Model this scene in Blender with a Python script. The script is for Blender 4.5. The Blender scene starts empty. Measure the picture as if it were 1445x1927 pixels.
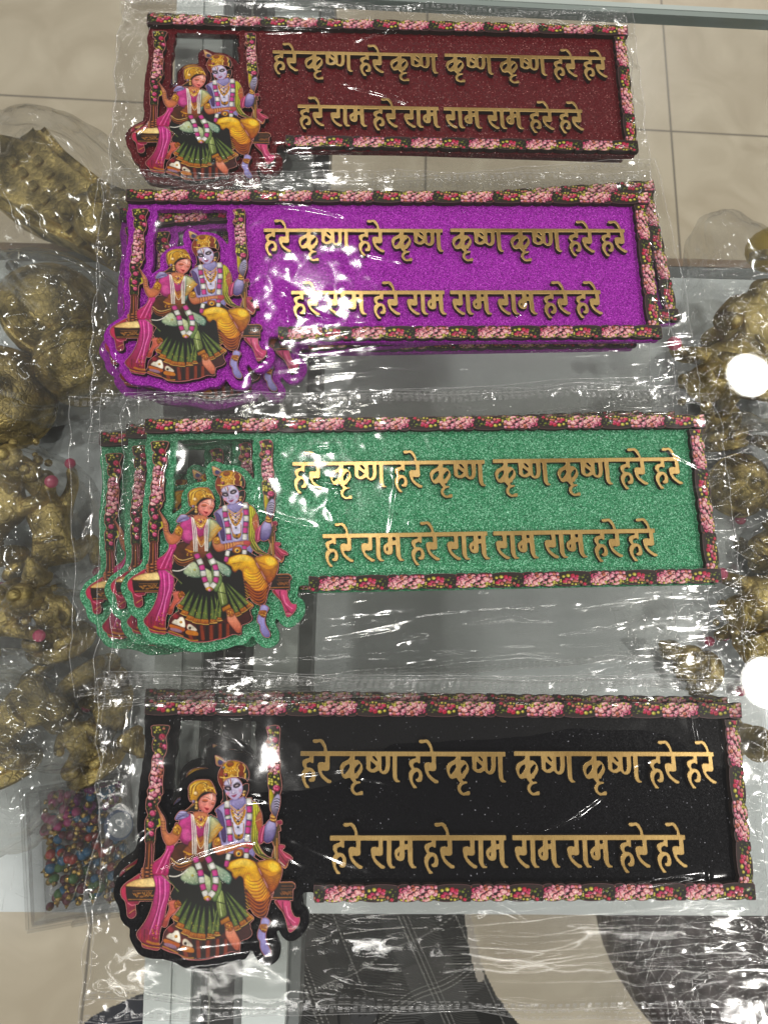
import bpy, bmesh, math, random
import numpy as np
from mathutils import Vector, Matrix
from mathutils.geometry import tessellate_polygon
rng = np.random.RandomState(7); random.seed(7)
S = bpy.context.scene
COL = S.collection

# ------------------------------------------------------------------ camera
FPX, PITCH, ROLL, CAMH = 1204.606, math.radians(78.5496), math.radians(12.5153), 0.346774
TH0 = 0.2342
POSE = {'black': (-0.094636, -0.050363, 0.203931), 'green': (-0.13278, 0.086963, 0.237975),
        'purple': (-0.181154, 0.215342, 0.241123), 'maroon': (-0.208212, 0.34013, 0.234474)}
PITCHZ = 0.0074                                       # one board in its sleeve
ZTOP = {'black': .012, 'green': .020, 'purple': .020, 'maroon': .014}
_fw = np.array([0, math.cos(PITCH), -math.sin(PITCH)]); _rt = np.array([1., 0, 0]); _up = np.cross(_rt, _fw)
_r = _rt*math.cos(ROLL)+_up*math.sin(ROLL); _u = -_rt*math.sin(ROLL)+_up*math.cos(ROLL)
def rz(v, a):
    v = np.asarray(v, float); c, s = math.cos(a), math.sin(a); o = v.copy()
    o[..., 0] = v[..., 0]*c-v[..., 1]*s; o[..., 1] = v[..., 0]*s+v[..., 1]*c
    return o
RT, UP, FW = rz(_r, -TH0), rz(_u, -TH0), rz(_fw, -TH0)
CAM = np.array([0, 0, CAMH])
def ray(px, py):
    px = np.asarray(px, float); py = np.asarray(py, float)
    return FW+((px-722.5)/FPX)[..., None]*RT-((py-963.5)/FPX)[..., None]*UP
def at(px, py, z=0.0):
    d = ray(px, py); t = (z-CAMH)/d[..., 2]
    return CAM+d*t[..., None]
cd = bpy.data.cameras.new('camera'); co = bpy.data.objects.new('camera', cd); COL.objects.link(co)
m = Matrix((RT, UP, -FW)).transposed().to_4x4(); m.translation = Vector(CAM); co.matrix_world = m
cd.sensor_fit = 'VERTICAL'; cd.sensor_height = 24; cd.sensor_width = 18; cd.lens = FPX/1927*24
cd.clip_start = .01; cd.clip_end = 50
cd.dof.use_dof = True; cd.dof.focus_distance = .345; cd.dof.aperture_fstop = cd.lens/1.5
S.camera = co

# ------------------------------------------------------------------ light
W = bpy.data.worlds.new('World'); S.world = W; W.use_nodes = True
bg = W.node_tree.nodes['Background']; bg.inputs[0].default_value = (1.0, .95, .87, 1); bg.inputs[1].default_value = .055
def downlight(px, py, power=7.0, col=(1, .97, .92), dia=.135, H=2.0):
    g = at(px, py, 0.0); d = g-CAM; d[2] = -d[2]
    p = g+d*(H/d[2])
    l = bpy.data.lights.new('ceiling_downlight', 'AREA'); l.shape = 'DISK'; l.size = dia; l.energy = power; l.color = col
    o = bpy.data.objects.new('ceiling_downlight', l); o.location = p; COL.objects.link(o)
for q in ((1410, 705), (1442, 1285), (578, 588), (612, 905), (-420, 1270), (-380, 640), (2330, 690), (2370, 1290), (1460, 1960), (480, 1990), (-500, 1950), (520, -330), (1420, -330)):
    downlight(*q, power=12.5 if q not in ((578, 588), (612, 905), (515, 1290)) else 6.5)  # the two weaker, unseen lamps are put in for glints on the sleeves
for q in ((1410, 705), (1442, 1285)): downlight(*q, power=2.2, dia=.185, H=2.02)  # wider dim disc added behind each lamp for a halo in its reflection
def tube(px0, py0, px1, py1, power, H=2.0, wid=.07):
    """long added batten light; the two photo points are where the counter glass would mirror its ends"""
    P_ = []
    for x, y in ((px0, py0), (px1, py1)):
        g = at(x, y, 0.0); d = g-CAM; d[2] = -d[2]; P_.append(g+d*(H/d[2]))
    l = bpy.data.lights.new('streak_batten', 'AREA'); l.shape = 'RECTANGLE'; v = P_[1]-P_[0]; l.size = float(np.linalg.norm(v)); l.size_y = wid; l.energy = power; l.color = (1, .97, .93)
    o = bpy.data.objects.new('streak_batten', l); o.location = (P_[0]+P_[1])/2; o.rotation_euler = (0, 0, math.atan2(v[1], v[0])); COL.objects.link(o)
for q in ((-500, -420, 700, -380), (900, -400, 2000, -360), (-300, 2380, 750, 2420), (900, 2430, 1900, 2470), (-900, 300, -800, 1500), (2350, 300, 2450, 1500)):
    tube(*q, power=9.5 if q[1] < 2000 else 5.0)  # unseen battens, added to draw long streaks along the film folds
S.view_settings.view_transform = 'Standard'; S.view_settings.look = 'None'; S.view_settings.exposure = 0.0; S.view_settings.gamma = 1
cy = S.cycles
cy.use_denoising = True; cy.max_bounces = 10; cy.transparent_max_bounces = 64; cy.glossy_bounces = 4; cy.diffuse_bounces = 3
cy.caustics_reflective = False; cy.caustics_refractive = False; cy.sample_clamp_indirect = 4; cy.sample_clamp_direct = 30

# ------------------------------------------------------------------ object helpers
def tag(o, label=None, cat=None, group=None, kind=None):
    if label: o['label'] = label
    if cat: o['category'] = cat
    if group: o['group'] = group
    if kind: o['kind'] = kind
    return o
def empty(name, loc=(0, 0, 0), rot=0):
    o = bpy.data.objects.new(name, None); o.location = loc; o.rotation_euler = (0, 0, rot); o.empty_display_size = .02
    COL.objects.link(o); return o
def link(name, me, parent=None, mats=()):
    o = bpy.data.objects.new(name, me); COL.objects.link(o)
    for m_ in mats: me.materials.append(m_)
    if parent is not None: o.parent = parent
    return o
def mesh_from(v, f, smooth=False, mi=None):
    me = bpy.data.meshes.new('m'); me.from_pydata([tuple(x) for x in v], [], [tuple(x) for x in f]); me.update()
    if smooth: me.polygons.foreach_set('use_smooth', np.ones(len(me.polygons), bool))
    if mi is not None: me.polygons.foreach_set('material_index', np.asarray(mi, np.int32))
    return me
def grid_mesh(X, Y, Z, keep=None, smooth=True):
    """fast quad grid; keep = bool per vertex"""
    h, w = X.shape
    idx = np.arange(h*w).reshape(h, w)
    q = np.stack([idx[:-1, :-1], idx[:-1, 1:], idx[1:, 1:], idx[1:, :-1]], -1).reshape(-1, 4)
    co_ = np.stack([X, Y, Z], -1).reshape(-1, 3)
    used = None
    if keep is not None:
        k = keep.reshape(-1); q = q[k[q].all(1)]
        used = np.unique(q); re = np.full(h*w, -1); re[used] = np.arange(len(used)); q = re[q]; co_ = co_[used]
    me = bpy.data.meshes.new('grid'); me.vertices.add(len(co_)); me.vertices.foreach_set('co', co_.astype(np.float32).ravel())
    me.loops.add(q.size); me.loops.foreach_set('vertex_index', q.astype(np.int32).ravel())
    me.polygons.add(len(q)); me.polygons.foreach_set('loop_start', np.arange(0, q.size, 4, dtype=np.int32))
    me.update(calc_edges=True)
    if smooth: me.polygons.foreach_set('use_smooth', np.ones(len(q), bool))
    me.validate()
    return me, used
def bm_mesh(bm, smooth=False):
    me = bpy.data.meshes.new('m'); bm.to_mesh(me); bm.free()
    if smooth: me.polygons.foreach_set('use_smooth', np.ones(len(me.polygons), bool))
    return me
def box(bm, c, s, bev=0, rot=0):
    r = bmesh.ops.create_cube(bm, size=1); vs = r['verts']
    for v in vs:
        v.co = Vector((v.co.x*s[0], v.co.y*s[1], v.co.z*s[2]))
    if bev:
        es = list({e for v in vs for e in v.link_edges}); rr = bmesh.ops.bevel(bm, geom=es, offset=bev, segments=2, affect='EDGES', profile=.6)
        vs = list({v for f in rr['faces'] for v in f.verts} | {v for v in vs if v.is_valid})
    bmesh.ops.transform(bm, matrix=Matrix.Translation(c) @ Matrix.Rotation(rot, 4, 'Z'), verts=vs)
def blur(a, r):
    """three box blurs, radius r cells"""
    r = int(max(1, r))
    for _ in range(3):
        for ax in (0, 1):
            p = np.pad(a, [(r+1, r) if i == ax else (0, 0) for i in range(2)], mode='edge')
            c = np.cumsum(p, ax)
            a = (np.take(c, np.arange(2*r+1, c.shape[ax]), ax)-np.take(c, np.arange(0, c.shape[ax]-2*r-1), ax))/(2*r+1)
    return a
def smooth_noise(shape, r, seed):
    a = blur(np.random.RandomState(seed).randn(*shape), r); return a/(a.std()+1e-9)
def inpoly(pts, X, Y):
    pts = np.asarray(pts, float); x0, y0 = pts[:, 0], pts[:, 1]; x1, y1 = np.roll(x0, -1), np.roll(y0, -1)
    ins = np.zeros(X.shape, bool)
    for a, b, c, d in zip(x0, y0, x1, y1):
        if b == d: continue
        ins ^= ((b > Y) != (d > Y)) & (X < (c-a)*(Y-b)/(d-b)+a)
    return ins
def spline(pts, closed=True, n=6):
    P = np.asarray(pts, float); N = len(P); out = []
    for i in range(N if closed else N-1):
        if closed: p0, p1, p2, p3 = P[i-1], P[i], P[(i+1) % N], P[(i+2) % N]
        else: p0, p1, p2, p3 = P[max(i-1, 0)], P[i], P[i+1], P[min(i+2, N-1)]
        for t in np.linspace(0, 1, n, endpoint=False):
            out.append(.5*((2*p1)+(-p0+p2)*t+(2*p0-5*p1+4*p2-p3)*t*t+(-p0+3*p1-3*p2+p3)*t**3))
    if not closed: out.append(P[-1])
    return np.array(out)
def contours(F, iso=.5):
    """closed loops (x,y in cell units) of F = iso; F is padded so that loops close"""
    F = np.pad(F, 1, constant_values=0.0); H, Wd = F.shape; I = F > iso
    code = I[:-1, :-1]*1+I[:-1, 1:]*2+I[1:, 1:]*4+I[1:, :-1]*8
    ys, xs = np.nonzero((code > 0) & (code < 15)); nxt = {}
    def pt(k):
        d, y, x = k
        if d == 0: a, b = F[y, x], F[y, x+1]; return (x+(iso-a)/(b-a)-1, y-1)
        a, b = F[y, x], F[y+1, x]; return (x-1, y+(iso-a)/(b-a)-1)
    T = {1: [(3, 0)], 2: [(0, 1)], 3: [(3, 1)], 4: [(1, 2)], 5: [(3, 0), (1, 2)], 6: [(0, 2)], 7: [(3, 2)], 8: [(2, 3)],
         9: [(2, 0)], 10: [(0, 1), (2, 3)], 11: [(2, 1)], 12: [(1, 3)], 13: [(1, 0)], 14: [(0, 3)]}
    for y, x in zip(ys.tolist(), xs.tolist()):
        e = ((0, y, x), (1, y, x+1), (0, y+1, x), (1, y, x))
        for a, b in T[int(code[y, x])]: nxt[e[a]] = e[b]
    loops = []
    while nxt:
        k, v = nxt.popitem(); L = [k]
        while v in nxt and v != k: L.append(v); v = nxt.pop(v)
        if len(L) > 7: loops.append(np.array([pt(q) for q in L]))
    return loops
def decimate(L, eps):
    keep = np.zeros(len(L), bool); keep[0] = keep[len(L)//2] = True
    st = [(0, len(L)//2), (len(L)//2, len(L))]; E_ = np.vstack([L, L[:1]])
    while st:
        a, b = st.pop()
        if b-a < 2: continue
        p, q = E_[a], E_[b]; d = q-p; n = np.hypot(*d)
        s = E_[a+1:b]-p
        dist = np.abs(s[:, 0]*d[1]-s[:, 1]*d[0])/n if n > 1e-12 else np.hypot(s[:, 0], s[:, 1])
        i = int(dist.argmax())
        if dist[i] > eps: k = a+1+i; keep[k] = True; st += [(a, k), (k, b)]
    return L[keep]
def slab(loops, z0, z1, inset=0.0, bevel=0.0):
    """extruded plate from 2-D loops (holes by winding); material 0 top, 1 side, 2 bevelled rim"""
    V, F, MI = [], [], []; tops = []; base = 0
    ar = [.5*np.sum(L[:, 0]*np.roll(L[:, 1], -1)-np.roll(L[:, 0], -1)*L[:, 1]) for L in loops]
    SIDE = 1.0 if ar[int(np.argmax(np.abs(ar)))] > 0 else -1.0
    for L in loops:
        n = len(L); t = np.roll(L, -1, 0)-np.roll(L, 1, 0); t /= np.linalg.norm(t, axis=1)[:, None]+1e-12
        nin = np.stack([-t[:, 1], t[:, 0]], -1)
        # loops come with the solid on a fixed side; decide it once by area sign (outer and hole wind oppositely)
        Lin = L+nin*inset*SIDE
        rows = [(L, z0), (L, z1-bevel)]+([(Lin, z1)] if bevel else [])
        if not bevel: rows[-1] = (L, z1)
        for R, z in rows: V += [(p[0], p[1], z) for p in R]
        for r_ in range(len(rows)-1):
            a = base+r_*n; b = a+n
            for i in range(n):
                j = (i+1) % n; F.append((a+i, a+j, b+j, b+i)); MI.append(1 if r_ == 0 else 2)
        tops.append((base+(len(rows)-1)*n, n)); base += len(rows)*n
    polys = [[Vector((V[s+i][0], V[s+i][1], 0)) for i in range(n)] for s, n in tops]
    idx = [s+i for s, n in tops for i in range(n)]; off = idx
    for t in tessellate_polygon(polys):
        F.append(tuple(off[i] for i in t)); MI.append(0)
    me = mesh_from(V, F, False, MI)
    bm = bmesh.new(); bm.from_mesh(me); bmesh.ops.recalc_face_normals(bm, faces=bm.faces[:])
    for f in bm.faces:
        if f.material_index == 0 and f.normal.z < 0: f.normal_flip()
    bm.to_mesh(me); bm.free()
    return me

# ------------------------------------------------------------------ material helpers
def mat(name):
    m_ = bpy.data.materials.new(name); m_.use_nodes = True; nt = m_.node_tree; nt.nodes.clear()
    out = nt.nodes.new('ShaderNodeOutputMaterial')
    return m_, nt, out
def N(nt, t, **kw):
    n = nt.nodes.new('ShaderNode'+t)
    for k, v in kw.items():
        if k.startswith('i_'): n.inputs[int(k[2:]) if k[2:].isdigit() else k[2:].replace('_', ' ')].default_value = v
        else: setattr(n, k, v)
    return n
def princ(name, col=(.5, .5, .5), rough=.5, metal=0.0, **kw):
    m_, nt, out = mat(name); p = N(nt, 'BsdfPrincipled'); nt.links.new(p.outputs[0], out.inputs[0])
    p.inputs['Base Color'].default_value = (*col, 1); p.inputs['Roughness'].default_value = rough; p.inputs['Metallic'].default_value = metal
    for k, v in kw.items(): p.inputs[k].default_value = v
    return m_, nt, p
def srgb(c):
    c = np.asarray(c, float)/255.; return np.where(c < .04045, c/12.92, ((c+.055)/1.055)**2.4)
def schlick(nt, f0, normal=None):
    g = N(nt, 'NewGeometry'); d = N(nt, 'VectorMath', operation='DOT_PRODUCT')
    nt.links.new(g.outputs['Incoming'], d.inputs[0]); nt.links.new(normal if normal else g.outputs['Normal'], d.inputs[1])
    a = N(nt, 'Math', operation='ABSOLUTE'); nt.links.new(d.outputs['Value'], a.inputs[0])
    s = N(nt, 'Math', operation='SUBTRACT', use_clamp=True); s.inputs[0].default_value = 1; nt.links.new(a.outputs[0], s.inputs[1])
    p = N(nt, 'Math', operation='POWER'); p.inputs[1].default_value = 5; nt.links.new(s.outputs[0], p.inputs[0])
    q = N(nt, 'Math', operation='MULTIPLY_ADD', use_clamp=True); q.inputs[1].default_value = 1-f0; q.inputs[2].default_value = f0
    nt.links.new(p.outputs[0], q.inputs[0]); return q.outputs[0]
def film_mat(name, f0=.08, rough=.05, haze=.03, tint=(.97, .97, .965), bump=.0, scale=300, bump_dist=.0006):
    m_, nt, out = mat(name)
    tr = N(nt, 'BsdfTransparent'); tr.inputs[0].default_value = (*tint, 1)
    gl = N(nt, 'BsdfGlossy'); gl.inputs['Roughness'].default_value = rough
    df = N(nt, 'BsdfDiffuse'); df.inputs[0].default_value = (.8, .8, .8, 1)
    nrm = None
    if bump:
        tc = N(nt, 'TexCoord'); nz = N(nt, 'TexNoise'); nz.inputs['Scale'].default_value = scale; nz.inputs['Detail'].default_value = 2
        nt.links.new(tc.outputs['Object'], nz.inputs['Vector'])
        b = N(nt, 'Bump'); b.inputs['Strength'].default_value = bump; b.inputs['Distance'].default_value = bump_dist
        nt.links.new(nz.outputs[0], b.inputs['Height']); nrm = b.outputs[0]
        nt.links.new(nrm, gl.inputs['Normal'])
    m1 = N(nt, 'MixShader'); m1.inputs[0].default_value = haze; nt.links.new(tr.outputs[0], m1.inputs[1]); nt.links.new(df.outputs[0], m1.inputs[2])
    m2 = N(nt, 'MixShader'); nt.links.new(schlick(nt, f0), m2.inputs[0]); nt.links.new(m1.outputs[0], m2.inputs[1]); nt.links.new(gl.outputs[0], m2.inputs[2])
    nt.links.new(m2.outputs[0], out.inputs[0]); return m_
def vcol_mat(name, rough=.35, spec=.5):
    m_, nt, p = princ(name, rough=rough); a = N(nt, 'VertexColor'); a.layer_name = 'print'
    nt.links.new(a.outputs[0], p.inputs['Base Color']); p.inputs['Specular IOR Level'].default_value = spec
    return m_
def set_colors(me, rgb):
    at_ = me.color_attributes.new('print', 'FLOAT_COLOR', 'POINT')
    c = np.ones((len(me.vertices), 4), np.float32); c[:, :3] = rgb; at_.data.foreach_set('color', c.ravel())

def glitter(name, base, flake, density=1.0, scale=1500, spark=.35, tilt=.35, rough=.3, spec=.3):
    """base coat with small flakes: each cell has its own tone and its own tilt"""
    m_, nt, p = princ(name, rough=rough); p.inputs['Specular IOR Level'].default_value = spec
    tc = N(nt, 'TexCoord'); vo = N(nt, 'TexVoronoi'); vo.inputs['Scale'].default_value = scale; nt.links.new(tc.outputs['Object'], vo.inputs['Vector'])
    sp = N(nt, 'SeparateColor'); nt.links.new(vo.outputs['Color'], sp.inputs[0])
    r = N(nt, 'ValToRGB'); el = r.color_ramp.elements
    b = np.array(base); f = np.array(flake)
    el[0].position = 0; el[0].color = (*(b*.45), 1)
    el[1].position = .5; el[1].color = (*b, 1)
    e = el.new(1-.34*density); e.color = (*(b*1.15), 1)
    e = el.new(min(.999, 1-.10*density)); e.color = (*(b*.5+f*.5), 1)
    e = el.new(1.0); e.color = (*f, 1)
    nt.links.new(sp.outputs[0], r.inputs[0]); nt.links.new(r.outputs[0], p.inputs['Base Color'])
    # flake tilt
    g = N(nt, 'NewGeometry'); s = N(nt, 'VectorMath', operation='SUBTRACT'); s.inputs[1].default_value = (.5, .5, .5); nt.links.new(vo.outputs['Color'], s.inputs[0])
    sc = N(nt, 'VectorMath', operation='SCALE'); sc.inputs['Scale'].default_value = tilt*2; nt.links.new(s.outputs[0], sc.inputs[0])
    ad = N(nt, 'VectorMath', operation='ADD'); nt.links.new(g.outputs['Normal'], ad.inputs[0]); nt.links.new(sc.outputs[0], ad.inputs[1])
    nm = N(nt, 'VectorMath', operation='NORMALIZE'); nt.links.new(ad.outputs[0], nm.inputs[0]); nt.links.new(nm.outputs[0], p.inputs['Normal'])
    mr = N(nt, 'MapRange'); mr.inputs[1].default_value = 1-.3*density; mr.inputs[2].default_value = 1-.25*density; mr.inputs[3].default_value = 0; mr.inputs[4].default_value = spark
    nt.links.new(sp.outputs[1], mr.inputs[0]); nt.links.new(mr.outputs[0], p.inputs['Metallic'])
    return m_
M = {}
M['maroon'] = glitter('maroon_glitter', (.115, .007, .011), (.75, .35, .32), density=.11, scale=2600, spark=.6, tilt=.25, spec=.15)
M['purple'] = glitter('purple_glitter', (.34, .010, .40), (.82, .13, .88), density=1.0, scale=2900, spark=.5, spec=.12)
M['green'] = glitter('green_glitter', (.045, .28, .125), (.42, .85, .60), density=1.0, scale=2500, spark=.5, spec=.15)
M['black'] = glitter('black_glitter', (.005, .005, .007), (.35, .35, .4), density=.009, scale=2300, spark=.7, tilt=.1, spec=.05)
M['mdf'] = princ('burnt_board_edge', (.022, .012, .009), .75)[0]
M['strip_rim'] = princ('strip_rim', (.09, .035, .04), .4)[0]
M['plate_rim'] = princ('plate_rim', (.42, .15, .13), .5)[0]
M['print'] = vcol_mat('print', .42, .35)
def brushed_gold():
    m_, nt, p = princ('brushed_gold', (.42, .26, .08), .3, .62)
    tc = N(nt, 'TexCoord'); mp = N(nt, 'Mapping'); mp.inputs['Scale'].default_value = (2600, 60, 60)
    nz = N(nt, 'TexNoise'); nz.inputs['Detail'].default_value = 3; nt.links.new(tc.outputs['Object'], mp.inputs[0]); nt.links.new(mp.outputs[0], nz.inputs['Vector'])
    r = N(nt, 'ValToRGB'); r.color_ramp.elements[0].position = .3; r.color_ramp.elements[0].color = (.44, .27, .085, 1)
    r.color_ramp.elements[1].position = .72; r.color_ramp.elements[1].color = (.92, .64, .25, 1)
    nt.links.new(nz.outputs[0], r.inputs[0])
    nz2 = N(nt, 'TexNoise'); nz2.inputs['Scale'].default_value = 22; nz2.inputs['Detail'].default_value = 4; nt.links.new(tc.outputs['Object'], nz2.inputs['Vector'])
    mx = N(nt, 'Mix', data_type='RGBA', blend_type='MULTIPLY'); mx.inputs[0].default_value = .9
    r2 = N(nt, 'ValToRGB'); r2.color_ramp.elements[0].position = .35; r2.color_ramp.elements[0].color = (.6, .55, .45, 1); r2.color_ramp.elements[1].position = .6
    nt.links.new(nz2.outputs[0], r2.inputs[0]); nt.links.new(r.outputs[0], mx.inputs[6]); nt.links.new(r2.outputs[0], mx.inputs[7]); nt.links.new(mx.outputs[2], p.inputs['Base Color'])
    bp = N(nt, 'Bump'); bp.inputs['Strength'].default_value = .35; bp.inputs['Distance'].default_value = .0003; nt.links.new(nz2.outputs[0], bp.inputs['Height']); nt.links.new(bp.outputs[0], p.inputs['Normal'])
    return m_
M['gold'] = brushed_gold()
M['gold_rim'] = princ('gold_rim', (.62, .42, .16), .4, .6)[0]

# ------------------------------------------------------------------ the board design (local frame: x right, y up, origin = left end of top strip)
def pose(n): x, y, r = POSE[n]; p = rz(np.array([x, y, 0.]), -TH0); return p[0], p[1], r-TH0
_bx, _by, _br = pose('black')
def tpl(p):
    p = np.asarray(p, float); w = at(p[..., 0], p[..., 1], ZTOP['black']); w = w-np.array([_bx, _by, 0]); return rz(w, -_br)[..., :2]
# ---- lettering, drawn as outlines traced in a 6.57x enlargement
GL = {
 'ha': [[(150,262),(203,262),(200,358),(180,360),(165,345),(140,348),(118,365),(113,390),(122,415),(150,415),(185,425),(212,455),(227,510),(222,560),(205,588),(160,592),(140,575),(140,553),(165,547),(178,525),(180,490),(168,465),(150,462),(125,480),(105,515),(100,545),(105,590),(120,615),(152,655),(148,667),(108,667),(85,625),(62,570),(53,520),(57,475),(75,445),(92,430),(80,410),(65,380),(62,345),(75,320),(110,303),(145,298),(152,285)]],
 'ra': [[(345,262),(398,262),(398,430),(388,452),(355,460),(312,452),(298,462),(310,490),(340,525),(380,560),(415,575),(424,592),(412,609),(375,609),(330,572),(290,530),(262,470),(250,400),(255,365),(275,350),(315,348),(332,358),(345,350)]],
 'e': [[(190,80),(205,68),(298,67),(325,88),(350,135),(362,180),(367,218),(330,218),(330,180),(313,148),(290,112),(275,102),(245,113),(210,113),(195,103)]],
 'kri': [[(648,262),(706,262),(706,330),(740,325),(770,345),(798,390),(806,440),(790,485),(760,520),(745,555),(722,552),(716,575),(735,592),(760,590),(780,595),(779,613),(745,620),(720,630),(700,655),(693,682),(706,715),(730,732),(755,725),(775,710),(806,711),(809,745),(800,760),(720,763),(690,746),(664,715),(654,680),(660,640),(690,606),(668,577),(648,545),(620,549),(590,559),(560,541),(540,500),(524,440),(527,400),(553,358),(600,335),(633,316),(648,292)]],
 'shna': [[(847,262),(1141,262),(1140,400),(1129,460),(1110,490),(1085,506),(1050,506),(1020,486),(1000,459),(985,466),(950,486),(905,483),(870,461),(848,436)],
          [(1170,262),(1226,262),(1224,500),(1227,560),(1240,582),(1262,590),(1258,607),(1215,609),(1193,590),(1177,560),(1170,520)]],
 'aa': [[(770,318),(829,318),(829,600),(842,636),(873,646),(869,667),(815,667),(785,627),(769,580)]],
 'ma': [[(927,318),(986,318),(992,372),(1028,366),(1028,318),(1086,318),(1091,605),(1108,635),(1136,645),(1131,664),(1075,664),(1048,627),(1030,580),(1025,432),(988,440),(992,500),(985,550),(965,572),(930,577),(893,561),(871,526),(862,480),(871,440),(900,414),(927,394)]],
}
HOLES = {
 'kri': [[(641,373),(597,393),(570,430),(561,470),(569,497),(582,502),(620,460),(646,415)], [(769,368),(735,395),(706,430),(701,470),(706,502),(730,480),(760,440),(777,400)]],
 'shna': [[(918,284),(948,281),(982,325),(980,350),(958,337),(934,310)], [(902,343),(925,362),(972,405),(950,430),(915,447),(899,430)], [(1034,284),(1086,284),(1086,400),(1078,445),(1060,470),(1044,465),(1034,440)]],
 'ma': [[(917,463),(924,470),(920,522),(904,512),(902,490)]],
}
def z1(p, dx=0): return np.stack([p[:, 0]/6.568+560+dx, p[:, 1]/6.568+1380-.011*(p[:, 0]/6.568-0)], -1)
def letters(items, bar, cell=.00011, thick_y=None):
    """items: (glyph, local placement of its polygon); bar: local rectangle of the head line -> loops in local metres"""
    allp = np.concatenate([q for it in items for q in it[0]]+[bar]); lo = allp.min(0)-.001; hi = allp.max(0)+.001
    w = int((hi[0]-lo[0])/cell); h = int((hi[1]-lo[1])/cell)
    F = np.zeros((h, w))
    def put(pts, v):
        q = (pts-lo)/cell; a = np.maximum(np.floor(q.min(0)).astype(int)-1, 0); b = np.ceil(q.max(0)).astype(int)+2
        X, Y = np.meshgrid(np.arange(a[0], min(b[0], w))+.5, np.arange(a[1], min(b[1], h))+.5)
        ins = inpoly(q, X, Y); F[a[1]:a[1]+ins.shape[0], a[0]:a[0]+ins.shape[1]][ins] = v
    for pol, hol in items:
        for q in pol: put(q, 1.)
    put(bar, 1.)
    for pol, hol in items:
        for q in hol: put(q, 0.)
    F = blur(F, 1)
    return [decimate(L*cell+lo+cell*.5, .00003) for L in contours(F)]
# local glyph shapes for line 1 (reference point = left edge of the letter in the photo, head line top at y0)
def loc(pts, ref, dx_px, rowy, z5=False):
    """glyph polygon in enlargement pixels -> local metres, moved so that it starts dx_px further right"""
    p = np.asarray(pts, float)
    if z5: q = np.stack([p[:, 0]/6.568+610, p[:, 1]/6.568+1530], -1)
    else: q = z1(p)
    return tpl(q)+dx_px
def place(gl, line, x_from, x_to, z5=False):
    a = tpl((x_from, line)); b = tpl((x_to, line)); d = np.array([b[0]-a[0], 0])
    return ([loc(p, None, d, None, z5) for p in GL[gl]], [loc(p, None, d, None, z5) for p in HOLES.get(gl, [])])
def barpoly(x0, x1, ytop, ybot):
    a = tpl((x0, ytop)); b = tpl((x1, ytop)); c = tpl((x0, ybot))
    return np.array([(a[0], a[1]), (b[0], a[1]), (b[0], c[1]), (a[0], c[1])])
LINE1A = [place(g, 1440, 568, x) for x in (568, 767.6) for g in ('ha', 'ra', 'e', 'kri', 'shna')]
LINE1B = [place(g, 1440, 640, x) for x in (968.3, 1093.1) for g in ('kri', 'shna')]+[place(g, 1440, 568, x) for x in (1217.3, 1286.7) for g in ('ha', 'ra', 'e')]
# second line: the same letters, moved down one row
dy2 = tpl((624.8, 1569.9))[1]-tpl((568, 1412.3))[1]
def place2(gl, x_from, x_to, z5=False):
    a = tpl((x_from, 1440.)); b = tpl((x_to, 1600.))
    d = np.array([b[0]-a[0], dy2]) if not z5 else np.array([tpl((x_to, 1600.))[0]-tpl((x_from, 1600.))[0], 0.0])
    return ([loc(p, None, d, None, z5) for p in GL[gl]], [loc(p, None, d, None, z5) for p in HOLES.get(gl, [])])
def hare2(x): return [place2(g, 568, x) for g in ('ha', 'ra', 'e')]
def ram2(x): return [place2('ra', 598, x), place2('aa', 697.2, x, True), place2('ma', 697.2, x, True)]
LINE2A = hare2(624.8)+ram2(697.2)+hare2(796.5)+ram2(868.9)
LINE2B = ram2(966.2)+ram2(1064.0)+hare2(1162.1)+hare2(1231.1)
BARS = [barpoly(566.4, 948.5, 1412.3, 1421.0), barpoly(965, 1337, 1412.3, 1421.0), barpoly(621.4, 949.7, 1569.9, 1579.6), barpoly(961.7, 1284, 1569.9, 1579.6)]
ytop2 = tpl((568, 1412.3))[1]+dy2
for k in (2, 3):
    h_ = BARS[k][0, 1]-BARS[k][2, 1]; BARS[k][:2, 1] = ytop2; BARS[k][2:, 1] = ytop2-h_
LETTER_ME = []
for it, b in zip((LINE1A, LINE1B, LINE2A, LINE2B), BARS):
    LETTER_ME.append(slab(letters(it, b), 0, .0028, inset=.00022, bevel=.00018))
for me in LETTER_ME:
    for m_ in (M['gold'], M['mdf'], M['gold_rim']): me.materials.append(m_)

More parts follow.
